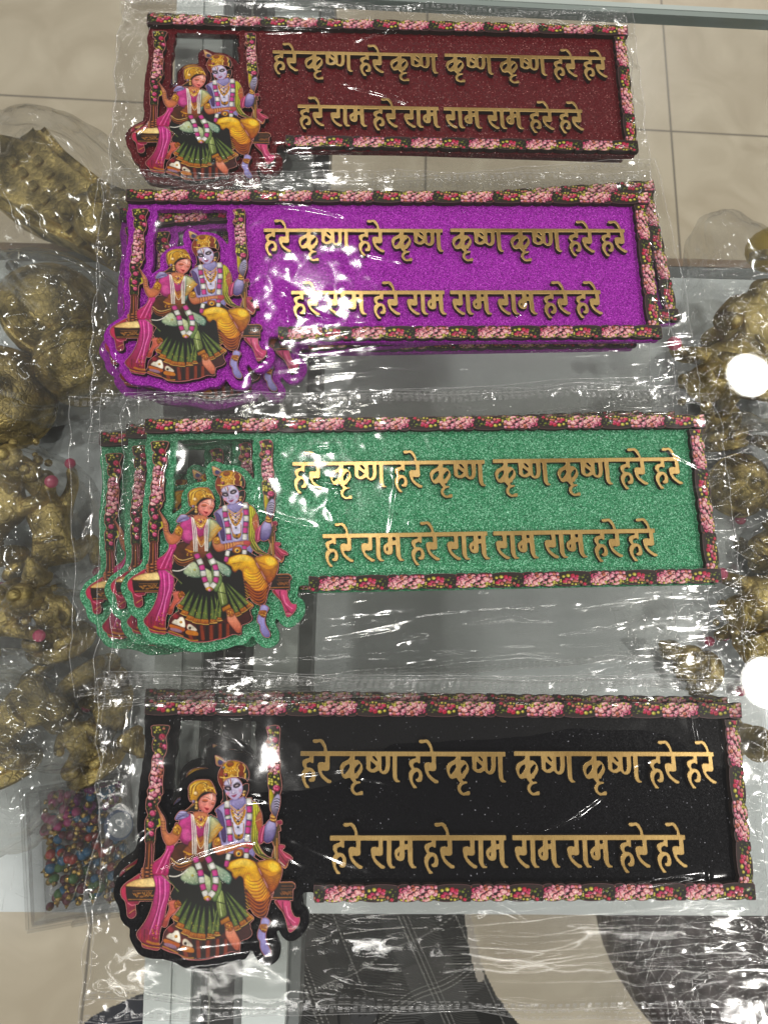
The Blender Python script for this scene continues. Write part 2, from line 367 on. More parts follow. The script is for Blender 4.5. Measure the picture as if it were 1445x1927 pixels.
# ------------------------------------------------------------------ printed picture: painted on a canvas, then carried by a fine mesh
class Canvas:
    def __init__(s, x0, y0, x1, y1, ss):
        s.x0, s.y0, s.ss = x0, y0, ss; s.w, s.h = int((x1-x0)*ss), int((y1-y0)*ss)
        s.c = np.zeros((s.h, s.w, 3)); s.a = np.zeros((s.h, s.w))
    def q(s, p): return (np.asarray(p, float)-(s.x0, s.y0))*s.ss
    def region(s, q, pad):
        a = np.maximum(np.floor(q.min(0)-pad).astype(int), 0); b = np.minimum(np.ceil(q.max(0)+pad).astype(int)+1, (s.w, s.h))
        return a, b
    def paint(s, a, mask, col, cut=True):
        sl = (slice(a[1], a[1]+mask.shape[0]), slice(a[0], a[0]+mask.shape[1])); k = mask[..., None]
        s.c[sl] = s.c[sl]*(1-k)+col*k
        if cut: s.a[sl] = np.maximum(s.a[sl], mask)
    def poly(s, pts, c0, c1=None, ang=90, edge=None, soft=3.0, sm=True, cut=True, light=None, clip=None):
        """filled shape: gradient c0 -> c1 along ang (deg, picture axes), rim colour `edge` fading in over `soft` photo px"""
        p = spline(pts) if sm else np.asarray(pts, float)
        q = s.q(p); a, b = s.region(q, 2)
        if (b <= a).any(): return
        X, Y = np.meshgrid(np.arange(a[0], b[0])+.5, np.arange(a[1], b[1])+.5)
        mk = inpoly(q, X, Y).astype(float)
        if clip is not None: mk *= clip[a[1]:b[1], a[0]:b[0]]
        c0 = srgb(c0); c1 = c0 if c1 is None else srgb(c1)
        d = X*math.cos(math.radians(ang))+Y*math.sin(math.radians(ang)); v = d[mk > 0]
        if v.size == 0: return
        t = np.clip((d-v.min())/(np.ptp(v)+1e-6), 0, 1)[..., None]; col = c0*(1-t)+c1*t
        if edge is not None:
            pm = np.pad(mk, 4); bl = blur(pm, max(1, soft*s.ss/2))[4:-4, 4:-4]; e = np.clip(bl*2-1, 0, 1)[..., None]**.8
            col = srgb(edge)*(1-e)+col*e
        s.paint(a, blur(np.pad(mk, 3, mode='edge'), 1)[3:-3, 3:-3] if s.ss > 2 else mk, col, cut)
    def line(s, pts, w, c, sm=True, cut=False, w1=None, alpha=1.0):
        p = spline(pts, False) if sm and len(pts) > 2 else np.asarray(pts, float)
        q = s.q(p); wmax = max(w, w1 or w)*s.ss; a, b = s.region(q, wmax+2)
        if (b <= a).any(): return
        X, Y = np.meshgrid(np.arange(a[0], b[0])+.5, np.arange(a[1], b[1])+.5); D = np.full(X.shape, -9.)
        n = len(q)
        for i in range(n-1):
            p0, p1 = q[i], q[i+1]; d = p1-p0; L = d@d+1e-9
            t = np.clip(((X-p0[0])*d[0]+(Y-p0[1])*d[1])/L, 0, 1)
            ww = (w+((w1 if w1 is not None else w)-w)*((i+t)/(n-1)))*s.ss/2
            D = np.maximum(D, ww-np.hypot(X-p0[0]-t*d[0], Y-p0[1]-t*d[1]))
        s.paint(a, np.clip(D+.5, 0, 1)*alpha, srgb(c), cut)
    def dot(s, x, y, r, c, hi=None, lo=None, ry=None, cut=False):
        q = s.q((x, y)); R = r*s.ss; Ry = (ry or r)*s.ss
        a = np.maximum(np.floor(q-max(R, Ry)-2).astype(int), 0); b = np.minimum(np.ceil(q+max(R, Ry)+2).astype(int), (s.w, s.h))
        if (b <= a).any(): return
        X, Y = np.meshgrid(np.arange(a[0], b[0])+.5, np.arange(a[1], b[1])+.5)
        u, v = (X-q[0])/R, (Y-q[1])/Ry; d = np.hypot(u, v); mk = np.clip((1-d)*min(R, Ry)+.5, 0, 1)
        col = srgb(c)*np.ones(d.shape+(1,))
        if lo is not None: t = np.clip(d, 0, 1)[..., None]**2; col = col*(1-t)+srgb(lo)*t
        if hi is not None: t = np.clip(1-np.hypot(u+.35, v+.35)*1.1, 0, 1)[..., None]; col = col*(1-t)+srgb(hi)*t
        s.paint(a, mk, col, cut)
    def down(s, k):
        h, w = s.h//k*k, s.w//k*k
        return s.c[:h, :w].reshape(h//k, k, w//k, k, 3).mean((1, 3)), s.a[:h, :w].reshape(h//k, k, w//k, k).mean((1, 3))
def rose(cv, x, y, r, kind, R):
    pal = {'red': ((205, 25, 70), (240, 90, 130), (110, 8, 30)), 'pink': ((232, 130, 160), (255, 215, 222), (150, 40, 75)), 'hot': ((225, 60, 120), (250, 140, 175), (130, 15, 60)),
           'pale': ((245, 190, 190), (255, 240, 232), (205, 95, 110)), 'bud': ((190, 175, 40), (240, 232, 130), (90, 85, 10)), 'leaf': ((80, 90, 30), (150, 160, 50), (25, 32, 10)), 'coral': ((215, 110, 90), (245, 180, 150), (110, 40, 30))}[kind]
    cv.dot(x+.25*r, y+.3*r, r*1.05, (28, 20, 12))
    cv.dot(x, y, r, pal[0], pal[1], pal[2], ry=r*R.uniform(.85, 1.1))
    if kind not in ('bud', 'leaf') and r > 1.6:
        for k in range(4):
            an = R.uniform(0, 6.3); cv.dot(x+.45*r*math.cos(an), y+.45*r*math.sin(an), r*R.uniform(.32, .5), pal[0], pal[1], pal[2])
def flowers(cv, zone, kinds, n, rmin, rmax, seed, ok=None):
    R = np.random.RandomState(seed); x0, y0, x1, y1 = zone; pts = []
    for k in range(n*6):
        if len(pts) >= n: break
        x, y = R.uniform(x0, x1), R.uniform(y0, y1)
        if ok is not None and not ok(x, y): continue
        r = R.uniform(rmin, rmax)
        if any((x-a)**2+(y-b)**2 < (.62*(r+c))**2 for a, b, c in pts): continue
        pts.append((x, y, r)); rose(cv, x, y, r, kinds[R.randint(len(kinds))], R)

PX0, PY0, PX1, PY1, SS = 224, 1354, 566, 1812, 3
def zc(ox, oy):
    return lambda *v: [(ox+v[i]/7.225, oy+v[i+1]/7.225) for i in range(0, len(v), 2)]
ZA, ZB, ZC, ZD, ZE, ZF = zc(220, 1290), zc(400, 1340), zc(220, 1480), zc(400, 1520), zc(220, 1640), zc(400, 1660)
def paint_picture():
    cv = Canvas(PX0, PY0, PX1, PY1, SS); P, L, D = cv.poly, cv.line, cv.dot
    RR = np.random.RandomState(3)
    # --- dark cloth and shade between the two bodies
    P(ZC(850,745, 790,880, 760,1010, 715,1180, 740,1270, 800,1330)+ZE(745,300, 800,430, 960,420, 1300,420)+ZF(160,200, 430,380, 520,330)+ZD(520,1100, 420,900, 640,760, 640,690, 560,640, 320,600, 150,420, 80,120, -10,70, -60,160, -80,420), (26,20,18), (18,14,12), 90, sm=False)
    # --- right hanging garland, rod and scroll work
    P(ZD(825,420, 905,180, 945,150, 955,205, 925,215, 940,290, 905,305, 916,380, 902,700, 815,650, 845,520), (70,55,35), (150,105,45), 0, (40,28,18), 2)
    L(ZD(835,450, 850,540, 830,640), 3.2, (165,110,55)); L(ZD(885,400, 885,690), 3.0, (190,130,60)); L(ZD(858,500, 862,660), 1.2, (225,190,130))
    P(ZD(880,170, 945,152, 955,205, 915,208), (190,60,95), (150,40,70), 90)
    P(ZB(755,190, 915,190, 916,420, 917,600, 930,660, 926,800, 942,900, 950,1010, 930,1090, 905,1140, 850,1150, 820,1180, 800,1120, 783,1050, 765,960, 764,830, 790,800, 765,740, 760,560, 782,480, 745,440, 734,400, 770,330, 750,240), (70,50,30), (60,62,22), 90, (200,120,120), 1)
    gz = lambda x, y: True
    flowers(cv, (505, 1367, 526, 1380), ('pink', 'bud', 'hot'), 7, 2.2, 4.2, 1); flowers(cv, (505, 1378, 526, 1398), ('bud', 'bud', 'coral'), 12, 1.8, 3.2, 2)
    rose(cv, 519, 1391, 5.8, 'hot', RR); rose(cv, 507, 1395, 4.2, 'coral', RR); flowers(cv, (510, 1400, 526, 1408), ('bud', 'pale'), 7, 2, 3, 4)
    flowers(cv, (508, 1408, 527, 1455), ('pale', 'pink', 'pale', 'pink'), 26, 2.8, 5.0, 5); flowers(cv, (506, 1448, 526, 1476), ('bud', 'bud', 'bud', 'leaf'), 18, 1.8, 3.4, 6)
    rose(cv, 522, 1481, 7.0, 'hot', RR); rose(cv, 514, 1489, 4.5, 'pale', RR)
    P(ZB(783,1040, 835,1080, 845,1180, 820,1330, 790,1290), (222,200,40), (150,140,40), 0, (120,95,20), 1.5)
    # --- left hanging garland and turned rod
    left = ZA(508,538, 725,538, 720,620, 690,690, 703,790, 700,860, 680,930, 655,970, 650,1060, 662,1130, 648,1230, 642,1330, 650,1445)+ZC(625,110, 608,180, 575,235, 600,320, 612,420, 590,520, 556,560, 545,640, 530,750, 425,750, 405,700, 412,620, 405,520, 415,430, 445,365, 420,280, 425,170, 448,110, 437,40)+ZA(445,1400, 470,1335, 462,1240, 482,1170, 500,1110, 498,1040, 515,950, 545,905, 515,870, 505,800, 515,740, 540,700, 505,670, 498,600)
    P(left, (48,48,24), (44,52,22), 90, (215,130,95), 1)
    inl = lambda x, y: True
    flowers(cv, (291, 1366, 318, 1380), ('bud', 'leaf', 'leaf', 'coral'), 13, 1.8, 3.2, 11); rose(cv, 309, 1386, 7, 'red', RR); rose(cv, 304, 1401, 4.4, 'bud', RR); rose(cv, 313, 1404, 5.5, 'hot', RR); rose(cv, 303, 1411, 4.4, 'bud', RR)
    flowers(cv, (293, 1392, 316, 1418), ('leaf', 'red', 'bud'), 12, 1.8, 3.0, 12)
    flowers(cv, (291, 1420, 309, 1470), ('pink', 'pale', 'pink', 'coral'), 32, 2.8, 5.0, 13); flowers(cv, (286, 1462, 306, 1502), ('pink', 'pale', 'bud', 'pink'), 24, 2.6, 4.8, 14)
    rose(cv, 294, 1492, 6.4, 'pink', RR); rose(cv, 300, 1486, 4.6, 'pale', RR)
    flowers(cv, (281, 1500, 300, 1580), ('leaf', 'leaf', 'bud', 'leaf', 'coral'), 44, 1.4, 2.8, 15)
    for x, y, r in ((291, 1528, 6), (288, 1549, 6), (289, 1566, 5), (286, 1512, 4)): rose(cv, x, y, r, 'hot', RR)
    L(ZC(600,430, 612,490, 585,520), 3.5, (205,190,60), cut=True)
    P(ZC(428,740, 526,740, 522,1000, 535,1215, 355,1215, 380,1100, 412,950), (130,62,35), (95,42,25), 90, (60,25,15), 1.5, cut=True)
    for x0, x1, c in ((445, 425, (70,30,20)), (470, 452, (190,110,55)), (500, 500, (190,95,110)), (485, 478, (80,36,24))): L(ZC(x0,760, x1,1100), 1.6, c)
    for x, ya, yb in ((385,1100,1210), (505,1050,1210), (447,1090,1300)):
        for k, y in enumerate(np.linspace(ya, yb, 5)): D(220+x/7.225, 1480+y/7.225, 3.4+(k % 2)*1.2+(x == 447)*1.6, (150,72,40), (235,150,95), (70,28,16), ry=2.2, cut=True)
    # --- swing seat, left end, with cloth hanging behind it
    P(ZE(345,5, 240,70, 140,140, 88,205, 82,270, 100,330, 140,375, 160,470, 172,570, 210,605, 262,592, 288,545, 282,470, 282,420, 330,385, 330,100), (215,60,95), (165,40,75), 60, (120,20,40), 2.5)
    L(ZE(180,400, 230,430, 280,420), 1.5, (235,120,150)); L(ZE(195,540, 240,505, 285,480), 1.0, (230,170,90)); L(ZE(190,560, 240,525, 285,500), .7, (120,40,30))
    P(ZE(150,160, 200,120, 300,78, 400,68, 530,62, 545,180, 420,186, 160,182), (225,180,110), (250,225,160), 20, (150,90,40), 3)
    P(ZE(148,172, 350,190, 545,180, 540,372, 180,378, 160,330, 150,250), (62,34,20), (46,22,14), 90, (24,10,6), 2.5, sm=False)
    L(ZE(150,175, 350,190, 540,184), 1.8, (120,72,36)); L(ZE(185,352, 510,352), 1.7, (190,125,60)); L(ZE(245,236, 515,232), 1.2, (170,110,55)); L(ZE(215,205, 520,205), .6, (130,85,45))
    for k in range(26): L(ZE(*(lambda x, y, a: (x-16, y-a, x, y+a, x+16, y-a))(260+k*10, 290+RR.randint(-35, 35), RR.randint(4, 16))), .9, ((190,120,50), (215,150,70), (150,85,35))[k % 3])
    # --- seat, right end, bow and hanging cloth
    P(ZF(860,222, 1050,222, 1072,330, 1110,420, 1150,450, 1190,452, 1182,530, 1130,605, 1060,652, 1030,590, 1000,470, 965,382, 905,310), (225,85,135), (200,60,110), 90, (150,40,75), 2)
    L(ZF(960,240, 980,380, 1050,500, 1090,570), 2.2, (150,35,80)); L(ZF(1010,300, 1040,430, 1130,520), 1.5, (245,140,180)); L(ZF(1035,575, 1070,560, 1110,580), 1.5, (140,40,30)); L(ZF(1040,600, 1110,605), 1.2, (230,190,170)); L(ZF(880,240, 930,330, 965,375), 4.5, (170,45,60))
    P(ZD(930,985, 1090,980, 1130,1010, 1132,1065, 1103,1085, 1100,1235, 815,1218, 870,1050), (74,38,20), (38,18,12), 90, (26,10,6), 2, sm=False)
    L(ZD(935,992, 1085,990, 1125,1015), 1.8, (185,120,60)); L(ZD(930,1078, 1110,1075), 1.4, (140,85,42)); L(ZD(830,1196, 1090,1192), 2.0, (185,115,50))
    for k in range(14): L(ZD(*(lambda x, y: (x, y-14, x+12, y+12, x+24, y-8))(930+k*11, 1130+RR.randint(-22, 22))), .9, (175,105,48))
    for k in range(9): D(*ZD(955+k*17, 1038)[0], .9, (170,100,45))
    P(ZD(905,490, 985,488, 992,518, 960,560, 1060,620, 1098,662, 1088,686, 1042,690, 1032,750, 990,802, 930,722, 908,640), (205,75,105), (170,45,75), 60, (120,30,50), 2)
    L(ZD(925,600, 985,690, 1030,735), 1.5, (120,25,50)); L(ZD(930,540, 1010,640, 1085,675), 1.2, (235,120,150)); L(ZD(960,775, 1000,790, 1035,730), 1.6, (215,150,60)); L(ZD(915,700, 990,770), 1.2, (230,215,190))
    # --- under skirt
    P(ZE(600,985, 640,925, 690,760, 900,640, 1300,640)+ZF(120,560, 480,520, 532,605, 552,655, 530,705, 480,738, 400,772, 382,850, 388,900, 350,922, 270,912, 130,972, 0,992)+ZE(1350,1130, 1220,1162, 1080,1170, 950,1152, 860,1092, 720,1052), (120,22,24), (88,22,18), 60, (45,8,8), 4)
    for k, (xa, xb) in enumerate(((640,650), (860,900), (1060,1070), (1200,1190), (1330,1320), (1440,1430))): L(ZE(xa,880, xb,1130), 5, (58,10,12), w1=8); L(ZE(xa+60,900, xb+65,1120), 5, (165,62,30), w1=7)
    P(ZE(700,840, 760,790, 860,770, 890,890, 870,940, 780,900, 700,870), (235,225,205), (250,245,230), 0, (150,90,60), 2); P(ZE(915,900, 960,880, 1050,960, 1040,1000, 960,980, 915,960), (235,225,205), None, 0, (150,90,60), 2)
    P(ZE(670,880, 780,910, 880,950, 860,1000, 760,980, 665,930), (215,120,40), (190,80,30), 90, (120,40,20), 1); P(ZE(905,980, 1050,1000, 1060,1070, 900,1040), (215,130,45), None, 0, (120,40,20), 1)
    P(ZE(680,940, 760,950, 830,985, 820,1015, 740,995, 670,965), (165,125,150), None); D(*ZE(828,850)[0], 3, (205,140,60), (250,200,100)); D(*ZE(952,945)[0], 3, (90,60,40))
    L(ZE(650,985, 760,1030, 850,1075), 2.4, (205,135,55)); L(ZE(880,1105, 970,1140, 1060,1140), 2.4, (200,135,50)); L(ZE(640,1000, 730,1050, 860,1095, 950,1152, 1080,1168, 1220,1160, 1350,1130)+ZF(0,990, 130,970, 270,912), 1.6, (205,85,100))
    D(*ZE(760,760)[0], 7, (175,30,50), (200,60,70), (110,20,20))
    # --- her folded foot
    P(ZE(720,385, 770,360, 830,365, 860,420, 830,510, 745,590, 715,690, 690,725, 640,715, 650,640, 700,560, 735,460), (232,125,105), (205,75,60), 90, (135,40,30), 3)
    for k in range(4): L(ZE(655+k*17,690+k*4, 660+k*17,640), .8, (140,50,40))
    P(ZE(800,400, 870,340, 940,290, 985,280, 1000,320, 930,400, 850,470, 815,480), (200,110,40), (150,60,25), 30, (90,30,12), 2)
    for k in range(16): D(*ZE(820+RR.randint(0, 150), 330+RR.randint(0, 120))[0], 1.0, (240,180,80) if k % 2 else (120,25,40))
    D(*ZE(925,375)[0], 3, (150,60,90), (230,170,190))
    # --- pleated skirt
    P(ZE(760,260, 900,200, 1100,150, 1330,200)+ZF(60,20, 160,40, 300,240, 400,320, 490,400, 575,455, 530,520, 440,580, 350,640, 240,600, 120,700, 0,740)+ZE(1340,890, 1220,905, 1110,900, 990,860, 900,810, 840,720, 790,600, 900,420), (22,30,14), (16,20,10), 90, (10,10,6), 3)
    hub = ZE(1230,340)[0]
    pl = [(ZE(825,600)[0], ZE(985,330)[0], 7, 50), (ZE(888,700)[0], ZE(1035,370)[0], 8, 36), (ZE(965,785)[0], ZE(1105,400)[0], 8.5, 24), (ZE(1060,830)[0], ZE(1155,420)[0], 8.5, 12), (ZE(1168,845)[0], ZE(1210,430)[0], 9, 4), (ZE(1292,838)[0], ZE(1275,430)[0], 7.5, -4), (ZE(1378,810)[0], ZE(1320,400)[0], 6, -8), (ZF(10,690)[0], ZE(1390,420)[0], 5, -8), (ZF(80,660)[0], ZE(1420,380)[0], 5, -10), (ZF(345,585)[0], ZF(180,150)[0], 6.5, -34), (ZF(428,520)[0], ZF(180,110)[0], 7.5, -42), (ZF(515,455)[0], ZF(200,90)[0], 7, -48)]
    for (hx, hy), (tx, ty), w, an in pl:
        d = np.array([hx-tx, hy-ty]); n = np.linalg.norm(d); d /= n; s = np.array([-d[1], d[0]]); e = np.array([hx, hy]); t = np.array([tx, ty])
        P([t-s*1.0, t+s*1.0, e+s*w*.8, e-s*w*.8], (84,118,54), (118,140,60), 90, (30,46,16), 2.2, sm=False)
        for k in range(9):
            q = e-d*RR.uniform(5, n*.42)+s*RR.uniform(-.5, .5)*w; D(q[0], q[1], 1.0, (165,160,60) if k % 2 else (120,130,60))
        L([t+d*n*.2, e-d*3], .7, (150,165,90)); a = e-d*w*.55
        P([a-s*w*.85, a+s*w*.85, e+d*w*.62+s*w, e+d*w*.62-s*w], (215,135,45), (165,75,25), 90, (95,40,12), 1.6, sm=False)
        L([e+d*w*.62-s*w, e+d*w*.72, e+d*w*.62+s*w], 1.1, (240,185,95)); L([a-s*w*.8, a+s*w*.8], .9, (90,40,14)); D(e[0], e[1], 1.6, (150,50,40), (245,190,90))
    P(ZF(55,70, 150,80, 185,230, 212,410, 165,450, 110,468, 75,330, 60,180), (180,195,120), (120,140,60), 90, (60,75,25), 4)
    L(ZF(100,110, 120,280, 140,430), 1.2, (215,225,165)); L(ZF(140,130, 165,280, 190,400), .8, (85,100,40))
    for k in range(7): L([hub, ZF(150+k*40, 250+k*14)[0]], .6, (70,90,45))
    # --- her other foot
    P(ZF(195,515, 275,530, 325,635, 390,760, 388,830, 382,880, 332,892, 275,825, 205,722, 188,655), (235,165,135), (215,105,75), 90, (140,55,35), 3)
    for k in range(5): L(ZF(285+k*22,800+k*6, 292+k*20,850+k*8), .8, (150,60,45))
    P(ZF(118,490, 230,425, 262,500, 135,560), (222,150,50), (170,90,25), 90, (90,40,12), 1.5, sm=False); P(ZF(175,540, 265,500, 300,600, 235,640), (205,120,50), (190,100,50), 90, (120,60,25), 1.5)
    for k in range(18): D(*ZF(190+RR.randint(0, 100), 530+RR.randint(0, 100))[0], .8, (120,55,20) if k % 2 else (245,190,90))
    L(ZF(120,500, 232,435), 1.0, (110,50,20)); L(ZF(135,550, 255,500), 1.0, (110,50,20))
    # --- his body
    P(ZB(50,1330, 70,1290, 170,1220, 280,1170, 470,1150, 560,1200, 640,1300)+ZD(650,300, 600,500, 560,660, 300,700, 180,640, 110,400, 90,180, 70,60), (178,168,214), (150,140,196), 30, (96,78,140), 5)
    P(ZD(75,10, 150,60, 200,300, 200,440, 150,430, 120,250), (118,92,158), (90,64,120), 90, (60,40,86), 3)
    P(ZD(0,600, 200,600, 480,600, 560,640, 620,700, 400,720, 200,760, 60,720), (52,26,22), (40,20,16), 0, (26,12,10), 3)
    P(ZD(270,70, 460,70, 450,300, 420,440, 310,440, 285,250), (226,222,240), (200,196,230), 90, (150,145,200), 4)
    # shawl
    P(ZB(560,1190, 625,1235, 660,1320, 680,1445)+ZD(672,60, 690,200, 640,330, 640,470, 690,570, 760,640, 850,670, 800,685, 690,665, 600,600, 560,540, 535,440, 545,200, 555,0), (214,206,40), (48,56,24), 75, (70,72,20), 3)
    for k in range(5): L(ZB(575+k*16,1230+k*14, 590+k*16,1445)+ZD(585+k*10,180, 575+k*14,420, 650+k*20,600), .9, (120,125,30) if k % 2 else (232,226,90))
    L(ZD(545,250, 548,450, 600,590, 720,655, 840,672), 1.2, (190,160,70)); L(ZD(640,480, 690,590, 800,650), .9, (205,190,120))
    P(ZD(600,120, 665,20, 690,200, 650,330, 615,260), (200,120,80), (205,90,60), 90, (140,70,40), 3)
    L(ZD(590,170, 670,130), 1.0, (235,190,120))
    # dhoti
    P(ZD(195,800, 235,720, 330,675, 450,662, 560,690, 625,745, 645,830, 690,910, 730,1010, 785,1110, 815,1185, 798,1250, 770,1310, 745,1445)+ZF(742,430, 700,452, 640,448, 560,390, 490,240, 455,100, 445,10)+ZD(440,1050, 430,940, 380,900, 330,950, 285,905, 275,850), (242,196,48), (205,95,26), 70, (150,50,14), 7)
    P(ZD(240,760, 330,690, 460,668, 570,720, 610,800, 520,800, 400,780, 300,820), (250,220,110), (240,190,50), 90, (238,180,44), 6)
    P(ZD(440,900, 520,860, 560,960, 640,1000, 660,1100, 560,1100, 480,1040), (252,208,50), (246,190,40), 90, (228,140,30), 6)
    for k in range(12):
        y = 900+k*46; w_ = 20*k*.5
        L(ZD(430+k*4,y-10, 520+k*5,y+70, 640+k*6,y+66, 720+k*4,y-20), 1.5, (168,62,16), alpha=.75); L(ZD(440+k*4,y-2, 530+k*5,y+86, 650+k*6,y+78, 726+k*4,y-8), 1.2, (255,205,80), alpha=.6)
    for k in range(8): L(ZD(250+k*22,830-k*6, 300+k*24,800, 340+k*26,880+k*10), .9, (185,105,25), alpha=.6); L(ZD(640+k*12,800+k*30, 690+k*16,950+k*25), 1.0, (150,55,14), alpha=.5)
    P(ZF(460,60, 620,230, 760,200, 810,90, 780,300, 745,420, 690,450, 600,410, 520,300), (190,82,24), (120,34,14), 90, (110,30,10), 6, cut=True)
    for k in range(5): L(ZF(480+k*14,120+k*54, 600+k*8,220+k*50, 700+k*4,210+k*48, 800-k*10,90+k*60), 1.4, (235,130,40), alpha=.7); L(ZF(490+k*14,140+k*54, 606+k*8,240+k*50, 706+k*4,228+k*48, 795-k*10,110+k*60), 1.0, (120,36,12), alpha=.7)
    P(ZD(600,722, 700,690, 820,672, 920,722, 957,800, 948,900, 905,1020, 845,1110, 800,1142, 745,1010, 690,900, 645,800), (238,182,40), (190,70,24), 100, (128,36,14), 6)
    P(ZD(760,740, 850,700, 920,780, 900,840, 800,840), (250,214,80), None, 0, (240,180,46), 6)
    for k in range(7): L(ZD(660+k*14,820+k*34, 760+k*8,900+k*24, 860-k*2,900+k*18, 940-k*12,830+k*36), 1.2, (150,48,14), alpha=.65)
    for k in range(6): L(ZD(640+k*6,760+k*10, 720+k*14,800+k*8), .8, (190,110,24), alpha=.7)
    # his foot
    P(ZF(680,470, 740,452, 797,505, 770,560, 738,650, 742,760, 800,895, 797,950, 762,970, 702,942, 660,850, 655,770, 625,722, 628,640, 662,560), (176,168,222), (140,130,196), 60, (84,72,140), 3)
    P(ZF(662,545, 755,540, 752,610, 720,660, 655,610), (205,125,45), (150,75,25), 60, (80,36,14), 1.5)
    for k in range(10): D(*ZF(670+RR.randint(0, 80), 552+RR.randint(0, 80))[0], .9, (245,195,90) if k % 2 else (100,40,16))
    for k in range(4): L(ZF(700+k*24,900+k*4, 708+k*22,940+k*3), .7, (84,72,130))
    # --- her body: waist, blouse, sleeves
    P(ZC(760,960, 790,820, 860,740, 1040,760, 1230,700, 1300,760, 1340,1000, 1445,1060, 1445,1180, 1100,1120, 900,1160), (120,58,28), (40,26,16), 20, (20,12,8), 5)
    P(ZC(930,820, 1040,770, 1220,760, 1240,900, 1180,1010, 1040,1010, 940,940), (190,105,60), (120,55,28), 90, (90,36,18), 4)
    P(ZC(880,430, 1010,345, 1100,400, 1250,385, 1290,600, 1235,660, 1100,690, 1040,775, 930,760, 860,660, 850,540), (215,80,155), (170,45,110), 70, (110,30,70), 5)
    P(ZC(900,560, 1000,560, 1030,640, 1020,720, 930,700), (225,95,165), None, 0, (205,70,145), 4)
    P(ZC(1095,380, 1250,400, 1240,560, 1160,660, 1095,600), (208,72,150), (188,55,120), 90, (160,45,110), 3)
    P(ZC(1268,385, 1330,390, 1390,430, 1442,530)+ZD(40,230, 20,420)+ZC(1320,700, 1270,860, 1232,760, 1262,560), (205,222,190), (95,140,140), 80, (70,100,90), 4)
    P(ZD(0,110, 60,140, 150,245, 60,360, 10,440, -40,460, -20,300), (200,215,170), (205,150,60), 40, (120,100,40), 3)
    L(ZD(30,290, 90,250, 150,240), 1.2, (235,190,80)); L(ZD(20,420, 80,330, 150,248), 3.2, (205,140,50)); L(ZD(0,330, 60,250, 110,200), 1.6, (220,170,70))
    P(ZC(1000,735, 1100,690, 1240,640, 1262,800, 1240,830, 1020,830), (185,100,58), (165,85,48), 90, (130,62,34), 2)
    # her drape behind the elbow
    P(ZC(705,765, 790,765, 800,830, 752,930, 735,1040, 705,1190, 530,1180, 505,1120, 520,1015, 620,940, 685,850), (222,70,150), (200,40,105), 120, (150,24,70), 3)
    for k in range(4): L(ZC(720+k*14,820+k*20, 640+k*22,980+k*20, 560+k*36,1150), 1.2, (150,24,84) if k % 2 else (245,130,190))
    # thighs
    P(ZC(880,1210, 960,1100, 1040,1050, 1090,1100, 1130,1200, 1140,1300, 1040,1312, 930,1270), (226,232,190), (120,150,120), 80, (60,90,80), 5)
    P(ZC(1170,1160, 1260,1190, 1320,1260, 1310,1380, 1260,1450, 1200,1380), (222,226,180), (140,165,120), 90, (70,95,60), 4)
    P(ZD(-60,720, 0,690, 60,745, 150,790, 235,850, 280,920, 268,980, 240,1020, 180,990, 120,950, 60,870, -20,840), (226,232,196), (110,160,140), 45, (40,80,70), 5)
    P(ZD(-10,850, 60,870, 130,960, 140,1080, 100,1180, 60,1250, 10,1200), (150,175,110), (120,150,80), 90, (60,80,40), 4)
    for k in range(22): D(*ZD(120+RR.randint(0, 130), 880+RR.randint(0, 120))[0], .6, (235,240,220))
    for k in range(26): D(*ZC(900+RR.randint(0, 230), 1120+RR.randint(0, 180))[0], .6, (240,240,220))
    D(*ZC(1050,1185)[0], 2.4, (170,160,60), (225,215,120))
    # hip chains
    for k, (c, w_) in enumerate((((230,190,120), 1.4), ((190,110,50), 2.2), ((160,80,40), 1.6))): L(ZC(765,950+k*40, 820,1010+k*42, 900,1030+k*40, 1030,990+k*30), w_, c)
    for k in range(24): t = k/23; D(*ZC(740+t*240, 1190-90*t*t+20*math.sin(t*3.1))[0], 1.0, (240,235,225))
    for k in range(20): D(*ZC(940+RR.randint(0, 90), 870+RR.randint(0, 90))[0], 1.1, (225,165,60) if k % 2 else (130,60,20))
    L(ZC(930,860, 1000,890, 1040,900), 2.4, (215,150,50)); D(*ZC(1135,890)[0], 1.0, (60,24,14))
    # her drape over the seat
    P(ZE(515,30, 580,22, 660,20, 720,70, 748,130, 742,300, 700,450, 672,600, 615,770, 600,930, 618,985, 600,1022, 560,1037, 450,1015, 378,990, 360,930, 312,872, 297,805, 350,730, 425,620, 490,470, 520,330, 545,180), (228,75,165), (160,24,36), 100, (120,16,40), 4)
    for k in range(6): L(ZE(580+k*24,60+k*6, 590+k*22,300, 560+k*14,520, 440+k*30,820), 1.6 if k % 2 else 2.4, ((150,20,90), (250,140,205), (190,40,130))[k % 3], alpha=.7)
    for k in range(5): L(ZE(350+k*55,760, 340+k*58,900), 2.2, (110,14,26) if k % 2 else (205,60,60), alpha=.6)
    L(ZE(440,915, 520,945, 600,950), 4.2, (205,125,40)); L(ZE(370,930, 460,965, 600,985), 1.6, (60,20,16)); L(ZE(365,945, 460,985, 600,1003), 1.4, (215,150,60)); L(ZE(370,965, 460,1005, 590,1025), 1.6, (200,70,100))
    for k in range(20): D(*ZE(500+RR.randint(0, 90), 700+RR.randint(0, 200))[0], 1.2, (225,130,40) if k % 2 else (220,60,130))
    L(ZE(640,25, 740,120, 860,240), 1.4, (150,165,90)); L(ZE(680,40, 790,150, 850,260), .9, (90,110,50))
